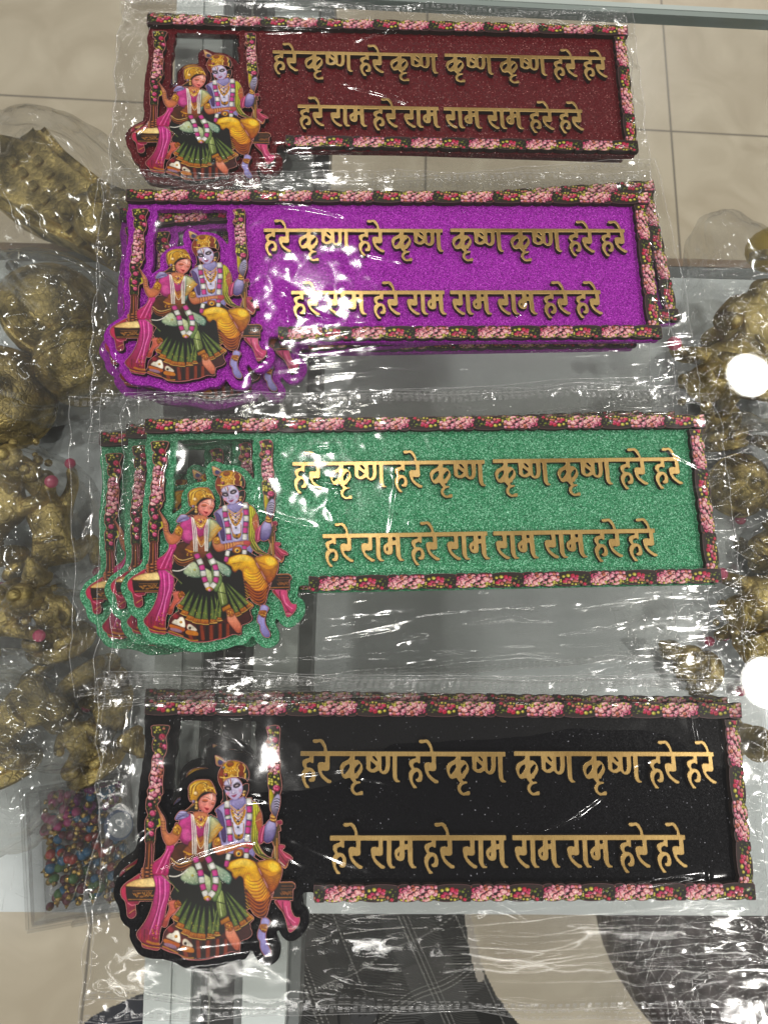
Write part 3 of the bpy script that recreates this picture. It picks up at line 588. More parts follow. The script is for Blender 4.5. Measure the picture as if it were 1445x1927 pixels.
    # --- arms of hers
    P(ZC(545,250, 580,262, 620,330, 660,390, 688,470, 692,560, 728,622, 765,600, 800,540, 830,470, 900,540, 890,640, 850,720, 800,765, 745,785, 700,775, 655,700, 630,600, 622,520, 612,430, 588,330), (240,175,130), (210,115,75), 60, (150,66,40), 4)
    for k in range(8): L(ZC(624+k*1.5,452+k*20, 655+k*2,462+k*20, 688+k*1.2,450+k*21), 1.2, (200,120,60) if k % 2 else (110,50,24))
    P(ZC(775,590, 830,490, 870,510, 905,560, 880,620, 840,650), (225,160,55), (180,105,35), 60, (100,50,18), 1.6)
    for k in range(16): D(*ZC(800+RR.randint(0, 80), 520+RR.randint(0, 100))[0], 1.0, (110,50,20) if k % 2 else (250,205,100))
    P(ZD(35,400, 115,380, 142,485, 205,488, 330,465, 460,448, 545,450, 568,492, 545,530, 505,552, 450,522, 380,522, 300,560, 180,602, 95,622, 40,575, 15,480), (240,175,130), (200,100,60), 90, (150,66,40), 4)
    P(ZD(470,455, 545,450, 570,492, 545,530, 505,555, 470,520), (225,100,100), (205,70,80), 90, (160,50,50), 2)
    for k in range(4): L(ZD(478,470+k*16, 520,468+k*18, 556,482+k*14), .7, (150,40,50))
    for k in range(8): L(ZD(182+k*20,490-k*3, 190+k*20,540-k*4, 184+k*20,592-k*10), 1.1, (225,170,80) if k % 2 else (120,60,24))
    P(ZD(45,400, 112,382, 132,455, 120,490, 55,500, 35,450), (225,160,55), (180,105,35), 60, (100,50,18), 1.4)
    for k in range(14): D(*ZD(50+RR.randint(0, 70), 400+RR.randint(0, 85))[0], .9, (110,50,20) if k % 2 else (250,205,100))
    # --- her head
    P(ZC(1000,60, 1010,180, 1060,195, 1000,268, 935,318, 870,360, 830,400, 900,360, 1000,320, 1110,330, 1140,200), (205,150,60), (160,95,40), 120, (70,40,20), 3)
    P(ZC(1080,220, 1120,120, 1220,58, 1320,60, 1290,90, 1200,130, 1150,220, 1130,310, 1040,320, 960,330, 1020,270), (36,22,20), None, 0, (22,12,12), 2)
    P(ZC(1100,320, 1230,340, 1262,380, 1240,440, 1160,500, 1060,430, 1050,370), (220,140,100), (190,100,66), 90, (150,70,44), 3)
    P(ZC(1130,190, 1165,130, 1235,88, 1300,76, 1350,105, 1364,165, 1345,225, 1325,270, 1285,322, 1235,345, 1175,312, 1135,262), (245,180,160), (228,120,115), 110, (190,80,70), 3.5)
    P(ZC(995,60, 992,0, 1020,-50, 1080,-90, 1160,-108, 1240,-106, 1290,-92, 1335,-20, 1358,50, 1370,100, 1310,68, 1210,62, 1130,130, 1095,200, 1030,185, 1008,150), (232,178,60), (170,95,30), 40, (90,42,14), 3)
    for k in range(4): L(ZC(1010+k*24,90-k*4, 1030+k*26,-10-k*8, 1120+k*30,-60-k*2, 1240+k*8,-70+k*28), 1.3, (110,42,18) if k % 2 else (250,215,110))
    for k in range(7): D(*ZC(1003+k*2, -20+k*25)[0], 1.2, (70,30,14))
    L(ZC(1190,40, 1260,0, 1320,10, 1355,70), 3.2, (240,190,70)); L(ZC(1195,52, 1270,22, 1330,40, 1358,92), 1.0, (130,60,20))
    for k in range(26): D(*ZC(1190+RR.randint(0, 140), -30+RR.randint(0, 80))[0], .9, (150,80,24) if k % 2 else (255,225,130))
    D(*ZC(1095,80)[0], 4.2, (225,180,110), (255,235,190), (150,90,40)); D(*ZC(1065,190)[0], 3.6, (110,80,130), (190,170,200), (50,30,40))
    for y, r in ((200, 3.0), (240, 2.6), (275, 3.4)): D(*ZC(1103,y)[0], r, (220,160,70), (255,225,150), (120,70,24))
    D(*ZC(1302,338)[0], 2.8, (205,140,60), (255,225,150), (100,50,20))
    P(ZC(1170,165, 1215,150, 1262,165, 1245,192, 1195,192), (214,110,70), None, 0, (230,140,120), 2); P(ZC(1300,195, 1350,205, 1335,235, 1302,225), (214,110,80), None, 0, (230,140,120), 2)
    L(ZC(1180,182, 1215,192, 1255,183), 1.1, (30,14,14)); L(ZC(1305,222, 1325,228, 1342,220), 1.0, (30,14,14))
    L(ZC(1190,128, 1235,128, 1288,158), .9, (50,24,20)); L(ZC(1308,172, 1338,172, 1362,188), .8, (50,24,20))
    L(ZC(1305,85, 1308,130, 1300,165), .9, (245,240,235)); L(ZC(1328,90, 1330,130, 1322,165), .7, (120,30,40)); L(ZC(1283,95, 1288,140), .6, (245,240,235))
    L(ZC(1278,180, 1272,230, 1285,250), .7, (205,110,95)); D(*ZC(1282,252)[0], 1.3, (235,150,130)); P(ZC(1205,262, 1238,272, 1272,280, 1258,305, 1232,302), (205,30,60), (170,20,45), 90); L(ZC(1208,266, 1240,280, 1270,284), .6, (120,10,30))
    # his hand on her shoulder
    P(ZC(812,410, 850,345, 890,312, 960,322, 1005,370, 975,400, 905,425, 830,442), (190,182,222), (140,130,190), 90, (80,70,130), 2)
    for k in range(4): L(ZC(835+k*10,430-k*26, 900+k*20,390-k*14, 975+k*6,385-k*14), 1.1, (86,76,130))
    # necklaces and pearl strings
    for k in range(3): L(ZC(1062-k*6,395+k*26, 1120,445+k*30, 1165,475+k*34, 1205,440+k*22, 1240,390+k*16), 2.2, (215,150,55) if k != 1 else (245,205,110))
    for k in range(26): D(*ZC(1075+RR.randint(0, 150), 390+RR.randint(0, 130))[0], 1.0, (130,70,24) if k % 2 else (255,220,120))
    D(*ZC(1165,430)[0], 2.6, (110,40,80), (200,140,180)); D(*ZC(1168,540)[0], 1.8, (90,60,110), (190,170,210))
    for k in range(3): L(ZC(1105,640+k*30, 1130,720+k*30, 1160,755+k*34, 1200,700+k*34, 1228,640+k*20), 1.6 if k < 2 else 1.0, (215,150,60) if k < 2 else (240,225,190))
    for dx in (0, 26, 48): L(ZC(1032+dx*.6,350+dx*.6, 1045+dx,560, 1050+dx,760, 1052+dx*.9,895), 1.5, (242,238,228)); L(ZC(1268-dx*.2,400, 1262-dx,560, 1250-dx*.8,740, 1245-dx*.7,890), 1.4, (242,238,228))
    for dx in (13, 37): L(ZC(1035+dx,400, 1047+dx,620, 1052+dx*.9,890), .6, (90,80,100)); L(ZC(1262-dx,480, 1250-dx*.8,740, 1245-dx*.7,890), .6, (90,80,100))
    def garland(path, w, n, cols, sep=True):
        p = spline(path, False, 14); s = np.concatenate([[0], np.cumsum(np.linalg.norm(np.diff(p, axis=0), axis=1))]); T = np.linspace(0, s[-1], n+1)
        for k in range(n):
            tt = np.linspace(T[k], T[k+1], 6); q = np.stack([np.interp(tt, s, p[:, 0]), np.interp(tt, s, p[:, 1])], -1)
            c = cols[k % len(cols)]; hi = tuple(min(255, v+35) for v in c); lo = tuple(int(v*.55) for v in c)
            d = q[-1]-q[0]; d /= np.linalg.norm(d)+1e-6; nn = np.array([-d[1], d[0]])
            P([q[0]-nn*w*.5, q[0]+nn*w*.5, q[-1]+nn*w*.5, q[-1]-nn*w*.5], hi, c, 0, lo, w*.34, sm=False)
            for j in (1, 2, 3, 4): L([q[j]-nn*w*.46, q[j]+d*.8, q[j]+nn*w*.46], .5, lo, alpha=.55)
            if sep: L([q[0]-nn*w*.5, q[0]+nn*w*.5], 1.6, ((95,120,40), (70,90,150))[k % 2 if k % 3 == 0 else 0])
    wh, pk = (228,222,216), (205,60,140)
    garland(ZB(212,1185, 215,1300, 222,1445)+ZD(232,130, 248,290, 260,440), 10.5, 6, (wh, pk, wh, pk, wh, pk)); garland(ZD(240,600, 215,700, 200,780), 9, 2, (wh, pk))
    garland(ZB(505,1150, 515,1300, 515,1445)+ZD(505,150, 495,290, 480,440), 10.5, 6, (wh, pk, wh, pk, pk, wh)); garland(ZD(475,520, 475,600, 470,665), 9.5, 2, (pk, wh))
    garland(ZC(1078,925, 1115,1020, 1155,1130, 1172,1230, 1185,1330, 1215,1420)+ZE(1240,318), 11.5, 6, (pk, wh, pk, wh, pk, wh)); garland(ZC(1245,925, 1290,1010, 1335,1090, 1360,1190, 1362,1300, 1335,1400)+ZE(1275,318), 11.5, 6, (pk, wh, pk, wh, pk, wh))
    D(*ZE(1252,335)[0], 7.5, (225,150,40), (250,200,90), (140,80,20), ry=5); D(*ZE(1255,350)[0], 3.2, (215,120,170), (250,205,225), (150,60,110))
    # his jewels
    for k in range(4): L(ZB(262+k*4,1255+k*34, 310,1300+k*34, 362,1325+k*40, 415,1295+k*34, 462-k*4,1240+k*34), 2.0, (222,160,55) if k % 2 == 0 else (190,110,36))
    L(ZD(275,20, 300,110, 360,205, 430,110, 455,20), 4.2, (215,150,50)); L(ZD(285,20, 310,100, 360,180, 420,100, 445,20), 1.2, (120,66,20)); L(ZD(285,180, 310,310, 340,380, 420,380, 440,200), 2.0, (190,120,44))
    for k in range(34): D(*ZD(290+RR.randint(0, 150), 20+RR.randint(0, 180))[0], .9, (120,66,22) if k % 2 else (255,220,120))
    P(ZD(310,330, 365,350, 425,330, 420,395, 370,420, 318,395), (220,160,60), (170,105,36), 90, (100,56,20), 1.5)
    for x, y in ((362,75), (362,165), (362,245), (370,355), (370,410)): D(*ZD(x,y)[0], 2.2, (40,36,60), (120,120,160))
    D(*ZB(362,1300)[0], 2.6, (60,60,70), (190,190,190)); P(ZD(300,570, 350,540, 420,545, 435,620, 380,650, 310,640), (205,120,45), (140,60,24), 90, (80,30,12), 2); D(*ZD(370,603)[0], 5, (225,170,60), (255,225,140)); D(*ZD(370,603)[0], 3, (30,26,30), (140,140,150))
    # --- his lifted arm
    P(ZD(640,300, 700,222, 745,215, 735,330, 712,432, 655,472, 630,430), (222,80,130), (180,50,95), 60, (130,30,66), 2.5)
    for k in range(3): L(ZD(700+k*14,235, 665+k*20,340, 650+k*24,440), 1.0, (240,140,175) if k % 2 else (140,30,70))
    P(ZD(730,215, 790,140, 868,180, 872,300, 825,425, 755,460, 708,425, 712,310), (190,182,226), (96,74,150), 80, (70,56,120), 4)
    P(ZD(800,70, 885,50, 872,190, 790,165), (215,150,60), (165,95,40), 80, (90,46,18), 1.6, sm=False)
    for k in range(4): L(ZD(800,95+k*22, 840,108+k*22, 878,90+k*25), 1.2, (110,56,22) if k % 2 else (250,205,110))
    P(ZB(842,1150, 895,1095, 930,1130, 928,1230, 905,1330, 872,1410, 830,1370, 812,1330, 800,1260, 822,1190), (186,178,214), (90,70,90), 70, (60,50,80), 2.5)
    for k in range(4): L(ZB(850+k*4,1170+k*34, 890+k*2,1160+k*36, 922,1180+k*38), 1.7, (46,36,56)); L(ZB(850+k*4,1182+k*34, 890+k*2,1174+k*36, 918,1192+k*38), .8, (220,214,236))
    # --- his head
    P(ZB(430,980, 500,960, 500,1060, 470,1130, 440,1150, 420,1080), (32,26,24), None, 0, (20,14,14), 2); P(ZB(150,1000, 190,1080, 210,1180, 140,1220, 130,1210, 160,1150), (32,24,24), None, 0, (20,14,14), 2)
    P(ZB(272,1180, 340,1175, 440,1130, 455,1220, 420,1270, 360,1300, 300,1270, 270,1240), (170,160,206), (150,140,196), 90, (110,98,160), 3)
    P(ZB(172,965, 190,915, 270,880, 345,880, 410,950, 424,1040, 405,1105, 355,1168, 300,1178, 240,1135, 198,1085, 178,1030), (224,218,240), (190,176,214), 100, (146,130,180), 4)
    D(*ZB(225,1090)[0], 4, (222,150,180), None, (205,180,214)); D(*ZB(392,1050)[0], 3.5, (214,160,190), None, (200,180,214))
    P(ZB(60,640, 52,580, 95,590, 150,620, 180,665, 155,705, 110,720, 70,700), (235,190,90), (150,120,110), 60, (190,90,90), 1.6); P(ZB(85,660, 115,635, 165,660, 140,695, 105,700), (90,80,140), None, 0, (40,36,66), 1.4); L(ZB(60,585, 100,610, 165,655), .8, (250,240,220))
    P(ZB(92,890, 98,810, 140,730, 200,660, 300,645, 400,668, 470,720, 505,800, 510,850, 490,930, 470,900, 400,870, 330,865, 240,880, 175,920, 160,1030, 120,980), (236,180,56), (165,84,30), 30, (110,50,18), 4)
    P(ZB(92,890, 110,800, 150,735, 175,800, 160,900, 165,1035, 120,980), (170,70,34), (150,50,34), 90, (100,30,20), 2.5)
    P(ZB(420,690, 480,740, 508,820, 500,900, 470,880, 440,780), (70,80,70), (50,50,40), 90, (30,26,22), 3)
    P(ZB(200,700, 240,662, 300,672, 300,710, 240,735), (190,110,50), (150,66,30), 90, (80,30,14), 2); P(ZB(345,700, 400,680, 450,720, 440,830, 395,880, 360,830, 350,760), (170,76,36), (140,50,26), 90, (80,26,14), 2.5)
    L(ZB(370,770, 355,830, 372,890, 420,920, 455,880, 462,820), 1.6, (245,205,110)); L(ZB(430,700, 455,740, 440,800), 1.4, (245,205,110)); L(ZB(380,690, 350,740, 380,790), 1.2, (240,190,90))
    for k in range(60): D(*ZB(150+RR.randint(0, 210), 740+RR.randint(0, 130))[0], .8, (150,80,24) if k % 2 else (255,226,130))
    D(*ZB(200,842)[0], 3.8, (130,24,40), (220,120,130), (70,10,20)); D(*ZB(170,742)[0], 2.6, (80,90,110), (200,210,220)); L(ZB(120,870, 200,880, 290,860, 350,870), 1.4, (250,215,120)); L(ZB(165,920, 190,905, 210,918), 1.2, (240,200,110)); L(ZB(180,985, 165,1000), 2.6, (190,120,90))
    for x, y, a, rx in ((225,1022,.25,7.2), (345,982,-.35,7.6)):
        c_, s_ = math.cos(a), math.sin(a); X, Y = ZB(x, y)[0]
        P([(X+rx*math.cos(t)*c_-4.6*math.sin(t)*s_, Y+rx*math.cos(t)*s_+4.6*math.sin(t)*c_) for t in np.linspace(0, 6.1, 12)], (52,32,44), None, 0, (110,88,120), 1.8)
        P([(X+rx*.5*math.cos(t)*c_-1.8*math.sin(t)*s_, Y+.4+rx*.5*math.cos(t)*s_+1.8*math.sin(t)*c_) for t in np.linspace(0, 6.1, 10)], (200,180,190), None, 0, (130,100,120), 1)
        L([(X-rx*.6*c_, Y-rx*.6*s_+.8), (X, Y+1.8), (X+rx*.6*c_, Y+rx*.6*s_+.8)], .9, (20,10,14)); L([(X-rx*c_, Y-rx*s_-3.4), (X+.5, Y-5.6), (X+rx*c_, Y+rx*s_-3.4)], 1.0, (60,46,60))
    L(ZB(222,915, 250,985), 1.2, (30,16,24)); L(ZB(262,900, 270,990), 1.6, (200,30,40)); L(ZB(250,905, 258,960), .8, (245,225,150)); L(ZB(290,920, 262,985), .8, (60,30,40)); L(ZB(280,1040, 275,1080, 300,1092, 322,1080), .9, (140,110,160)); D(*ZB(297,1078)[0], 1.6, (236,226,244))
    P(ZB(268,1118, 300,1112, 345,1098, 330,1128, 300,1142), (205,60,120), (170,36,90), 90); L(ZB(270,1118, 305,1120, 348,1096), .6, (110,20,60))
    D(*ZB(452,1075)[0], 3.8, (190,130,70), (250,220,160), (90,50,24)); D(*ZB(455,1080)[0], 1.8, (40,34,50)); D(*ZB(440,1110)[0], 2.4, (215,150,60), (255,225,150))
    return cv
def plate_and_board():
    cv = paint_picture(); k = SS
    g = cv.c.mean(-1, keepdims=True); mot = 1+.09*smooth_noise(cv.a.shape, 9, 3)[..., None]+.08*smooth_noise(cv.a.shape, 2, 4)[..., None]; cv.c = np.clip((g+(cv.c-g)*1.08)*np.clip(mot, .55, 1.35)*np.clip(g*1.9, .02, 1)**.44*.93, 0, 1)
    al = (blur(cv.a, 1) > .5).astype(float)
    return cv, al
CVP, ALP = plate_and_board()
cell_px = 1.0/SS
def px_loops_to_local(loops, x0=PX0, y0=PY0, ss=SS): return [tpl(np.stack([L[:, 0]/ss+x0+.5/ss, L[:, 1]/ss+y0+.5/ss], -1)) for L in loops]
def dilate(mask, r):
    """Euclidean dilation on a boolean raster by r cells (union of shifted rows)"""
    out = np.zeros_like(mask)
    for dy in range(-int(r), int(r)+1):
        dx = int(math.sqrt(max(r*r-dy*dy, 0))); row = np.zeros_like(mask)
        src = mask[max(0, -dy):mask.shape[0]-max(0, dy)]; c = np.cumsum(np.pad(src.astype(np.int32), ((0, 0), (dx+1, dx))), 1)
        row[max(0, dy):mask.shape[0]+min(0, dy)] = (c[:, 2*dx+1:]-c[:, :-2*dx-1]) > 0
        out |= row
    return out
def big_holes(mask, amin):
    """fill background pockets smaller than amin cells"""
    H, Wd = mask.shape; lab = np.zeros((H, Wd), np.int32); out = mask.copy(); n = 0
    for y0 in range(0, H):
        for x0 in np.nonzero(~mask[y0] & (lab[y0] == 0))[0]:
            if lab[y0, x0]: continue
            n += 1; st = [(y0, int(x0))]; lab[y0, x0] = n; cells = []
            while st:
                y, x = st.pop(); cells.append((y, x))
                for yy, xx in ((y+1, x), (y-1, x), (y, x+1), (y, x-1)):
                    if 0 <= yy < H and 0 <= xx < Wd and not mask[yy, xx] and not lab[yy, xx]: lab[yy, xx] = n; st.append((yy, xx))
            if len(cells) < amin:
                a = np.array(cells); out[a[:, 0], a[:, 1]] = True
    return out
T3 = .003
def make_plate():
    rim = dilate(ALP > .5, 2.4)
    F = blur(np.pad(rim.astype(float), 6), 1)
    lp = [decimate(L-6, .25) for L in contours(F) if len(L) > 40]
    body = slab(px_loops_to_local(lp), 0, T3-.00005)
    # printed face: quads about 0.2 mm, each vertex carries the painted colour
    st = 2; ys = np.arange(0, CVP.h, st); xs = np.arange(0, CVP.w, st)
    rgb = blur(CVP.c, 1) if False else CVP.c
    c2 = np.stack([blur(np.pad(CVP.c[..., i], 2, mode='edge'), 1)[2:-2, 2:-2] for i in range(3)], -1); a2 = blur(np.pad(CVP.a, 2), 1)[2:-2, 2:-2]
    keep = (ALP > .5)[np.ix_(ys, xs)]
    X, Y = np.meshgrid(xs, ys); l = tpl(np.stack([(X+.5)/SS+PX0, (Y+.5)/SS+PY0], -1))
    me, used = grid_mesh(l[..., 0], l[..., 1], np.full(X.shape, T3), keep, False)
    # undo the mix with the empty canvas along the outline
    col = (c2/np.maximum(a2, .25)[..., None])[np.ix_(ys, xs)].reshape(-1, 3)[used]
    fl = me.polygons[0].normal.z if len(me.polygons) else 1
    if fl < 0: me.flip_normals()
    set_colors(me, np.clip(col, 0, 1))
    me.materials.append(M['print'])
    for m_ in (M['plate_rim'], M['mdf'], M['plate_rim']): body.materials.append(m_)
    return body, me
PLATE_ME, PRINT_ME = make_plate()

# ------------------------------------------------------------------ backing board, cut round the picture
def make_board():
    c = .0003; x0, y0, x1, y1 = -.016, -.142, .304, .004
    w, h = int((x1-x0)/c), int((y1-y0)/c); Xg, Yg = np.meshgrid(x0+(np.arange(w)+.5)*c, y0+(np.arange(h)+.5)*c)
    F = blur(np.pad((ALP > .5).astype(float), 6), 1); m_ = np.zeros((h, w), bool)
    for L in px_loops_to_local([decimate(L-6, .3) for L in contours(F) if len(L) > 60]): m_ ^= inpoly(L, Xg, Yg)
    d = dilate(m_, .0040/c); d |= np.roll(dilate(m_, .0044/c), -3, 0)
    d |= (Xg > .0605) & (Xg < .2978) & (Yg < -.004) & (Yg > -.0885)
    d |= (Xg > .0003) & (Xg < .2992) & (Yg < -.0006) & (Yg > -.0104-.0006*np.abs(np.sin(Xg*260)))
    d |= (Xg > .0853) & (Xg < .2980) & (Yg < -.08) & (Yg > -.0925)
    d = big_holes(d, 3000)
    B = blur(d.astype(float), 2)
    lp = [decimate(L*c+(x0+c*.5, y0+c*.5), .00012) for L in contours(B) if len(L) > 30]
    return slab(lp, 0, T3, inset=.00025, bevel=.0002), lp
BOARD0, BOARD_LOOPS = make_board()

# ------------------------------------------------------------------ flower garland strips
UW, UH = 128.7, 34.0; MM = .3/1112.0
def unit_canvas():
    cv = Canvas(0, 0, UW, UH, 4); cv.c[:] = srgb((44, 34, 26)); cv.a[:] = 1
    cv.poly([(0, 0), (26, 0), (24, 34), (0, 34)], (34, 34, 24), (40, 26, 24), 90, sm=False)
    flowers(cv, (2, 3, 24, 31), ('leaf', 'leaf', 'leaf'), 16, 1.2, 2.4, 51); cv.poly([(0, 24), (30, 26), (60, 31), (60, 34), (0, 34)], (52, 36, 32), sm=False)
    rose(cv, 11, 5, 3.6, 'red', rng); rose(cv, 18, 9, 3, 'coral', rng); rose(cv, 15, 20, 3, 'leaf', rng)
    flowers(cv, (56, 2, 78, 15), ('bud', 'bud', 'leaf'), 20, 1.8, 3.2, 52); flowers(cv, (24, 4, 56, 12), ('coral', 'leaf', 'bud'), 9, 2.0, 3.2, 53)
    for x, y, r, k in ((27,17,4.6,'hot'),(33,23,4.8,'red'),(25,22,3.6,'red'),(30,12,3.4,'coral'),(45,13,6.6,'hot'),(41,9,3.4,'coral'),(50,11,4.2,'red'),(42,24,4.0,'bud'),(51,22,3.0,'bud'),(36,16,3.2,'pink')): rose(cv, x, y, r, k, rng)
    flowers(cv, (60, 14, 128, 29), ('pink', 'pale', 'pink', 'coral', 'pink'), 44, 3.0, 5.0, 54); flowers(cv, (74, 3, 128, 14), ('pale', 'pale', 'pink', 'bud'), 24, 3.0, 5.2, 55)
    flowers(cv, (80, 2, 124, 9), ('bud', 'leaf'), 9, 1.8, 2.8, 56)
    for x, y, r, k in ((113,13,6,'pale'),(106,9,5,'pale'),(122,22,5.4,'hot'),(117,20,4.6,'pink'),(72,20,4.6,'pale'),(86,22,4.6,'pink'),(95,17,4.4,'pale'),(101,24,4.0,'coral'),(78,13,4,'pale')): rose(cv, x, y, r, k, rng)
    return cv.c
UNIT = unit_canvas()**1.1
def arcs(u, br, amp):
    """scalloped outline: 0 on the crest of each arc, -amp at the notches"""
    o = np.zeros_like(u)
    for a, b, k in br:
        s = (u >= a) & (u < b); t = (u[s]-a)/(b-a); o[s] = -amp*k*(1-np.sqrt(np.clip(1-(2*t-1)**2, 0, 1)))
    return o
TOPB = [(0, 17, .15), (17, 66, .9), (66, 94, .75), (94, 128.8, .8)]; BOTB = [(0, 58, .5), (58, 87, .6), (87, 107, .6), (107, 128.8, .6)]
def make_strip(length, phase, wid=None, flip=False):
    """local strip running +x, 0..length, y from -wid to 0 (flip = turned half round)"""
    n = int(length/.00035); xs = np.linspace(0, length, n); W_ = wid or UH*MM*.86
    u = ((length-xs if flip else xs)/MM+phase) % UW
    up = arcs(u, TOPB, 6.2)*MM; dn = -arcs(u, BOTB, 6.6)*MM
    if flip: yt, yb = -dn, -W_-up
    else: yt, yb = up, -W_+dn
    loop = np.concatenate([np.stack([xs, yb], -1), np.stack([xs, yt], -1)[::-1]])
    loop = decimate(loop, .00003)
    body = slab([loop], 0, T3-.00005)
    ins = .0003; gy = 30; v = np.linspace(0, 1, gy)[:, None]
    Y = (yb+ins)[None]*(1-v)+(yt-ins)[None]*v; X = np.clip(np.repeat(xs[None], gy, 0), ins, length-ins)
    me, used = grid_mesh(X, Y, np.full(X.shape, T3), None, False)
    if me.polygons[0].normal.z < 0: me.flip_normals()
    vv = (-Y/W_) if not flip else (1+Y/W_)
    iy = np.clip((vv*UNIT.shape[0]), 0, UNIT.shape[0]-1).astype(int); ix = np.clip(np.repeat(u[None], gy, 0)*4, 0, UNIT.shape[1]-1).astype(int)
    set_colors(me, UNIT[iy, ix].reshape(-1, 3)); me.materials.append(M['print'])
    for m_ in (M['strip_rim'], M['mdf'], M['strip_rim']): body.materials.append(m_)
    return body, me
STRIPS = {'top': make_strip(.3002, 0), 'bottom': make_strip(.2134, UW-20*.0+0, flip=True), 'side': make_strip(.0762, 45)}
def join_meshes(a, b):
    """one mesh from body + printed face, materials kept"""
    bm = bmesh.new(); bm.from_mesh(a); n = len(a.materials)
    me = bpy.data.meshes.new('joined'); bm2 = bmesh.new(); bm2.from_mesh(b)
    for f in bm2.faces: f.material_index += n
    tmp = bpy.data.meshes.new('t'); bm2.to_mesh(tmp); bm2.free()
    la = bm.verts.layers.float_color.new('print') if 'print' not in bm.verts.layers.float_color else bm.verts.layers.float_color['print']
    bm.from_mesh(tmp); bm.to_mesh(me); bm.free(); bpy.data.meshes.remove(tmp)
    for m_ in list(a.materials)+list(b.materials): me.materials.append(m_)
    return me
STRIP_ME = {k: join_meshes(*v) for k, v in STRIPS.items()}
PICT_ME = join_meshes(PLATE_ME, PRINT_ME)

# ------------------------------------------------------------------ boards: four piles
BOARD_ME = {}
def make_sign(colour, x, y, rot, z, label):
    root = empty('name_board', (x, y, z), rot); tag(root, label, 'name board', f'{colour} glitter name boards')
    if colour not in BOARD_ME:
        me = BOARD0.copy(); me.materials.clear()
        for m_ in (M[colour], M['mdf'], M['mdf']): me.materials.append(m_)
        BOARD_ME[colour] = me
    link('backing_board', BOARD_ME[colour], root)
    o = link('picture', PICT_ME, root); o.location.z = T3
    o['label'] = 'printed cut-out of a couple on a garlanded swing'
    o = link('garland_strip', STRIP_ME['top'], root); o.location = (0, 0, T3)
    o = link('garland_strip', STRIP_ME['bottom'], root); o.location = (.0852, -.0842, T3)
    o = link('garland_strip', STRIP_ME['side'], root); o.location = (.2985, -.0085, T3); o.rotation_euler.z = -math.pi/2
    for me in LETTER_ME:
        o = link('lettering', me, root); o.location.z = T3
    return root
def local_rot(c, dx, dy, drot):
    """pose of a board in pile c, moved by (dx,dy) along the top board and turned about its own middle"""
    x, y, r = pose(c); cx, cy = .15, -.05
    p = rz(np.array([cx+dx, cy+dy, 0]), r)[:2]+np.array([x, y]); q = rz(np.array([-cx, -cy, 0]), r+drot)[:2]
    return p[0]+q[0], p[1]+q[1], r+drot
R_ = math.radians
PILES = {
 'black': [(-.003, .0032, R_(-.4), 'black glitter board second in its pile, only its top garland and lower left edge showing'),
           (0, 0, 0, 'black glitter board lying uppermost at the front of the counter')],
 'green': [(-.0275, .0030, R_(2.0), 'lowest green glitter board, its left swing post sticking out furthest to the left'),
           (-.0115, .0022, R_(.9), 'middle green glitter board, a narrow part of its left post showing'),
           (0, 0, 0, 'green glitter board lying uppermost, second pile from the front')],
 'purple': [(-.0085, .0005, R_(.6), 'lowest purple glitter board, its left edge peeping out beside the pile'),
            (.0125, .0022, R_(4.6), 'tilted purple glitter board under the top one, its right garland and lower feet showing'),
            (0, 0, 0, 'purple glitter board lying uppermost, second pile from the back')],
 'maroon': [(-.003, .0065, R_(-1.2), 'lower maroon glitter board, its top garland and the heads of its picture peeping out above'),
            (0, 0, 0, 'maroon glitter board lying uppermost at the back of the counter')],
}
BOARDS = []
for c, lst in ((q, PILES[q]) for q in ('maroon', 'purple', 'green', 'black')):
    n = len(lst)
    for k, (dx, dy, dr, lab) in enumerate(lst):
        x, y, r = local_rot(c, dx, dy, dr); z = .0011+k*PITCHZ
        make_sign(c, x, y, r, z, lab); BOARDS.append((c, k, n, x, y, r, z))

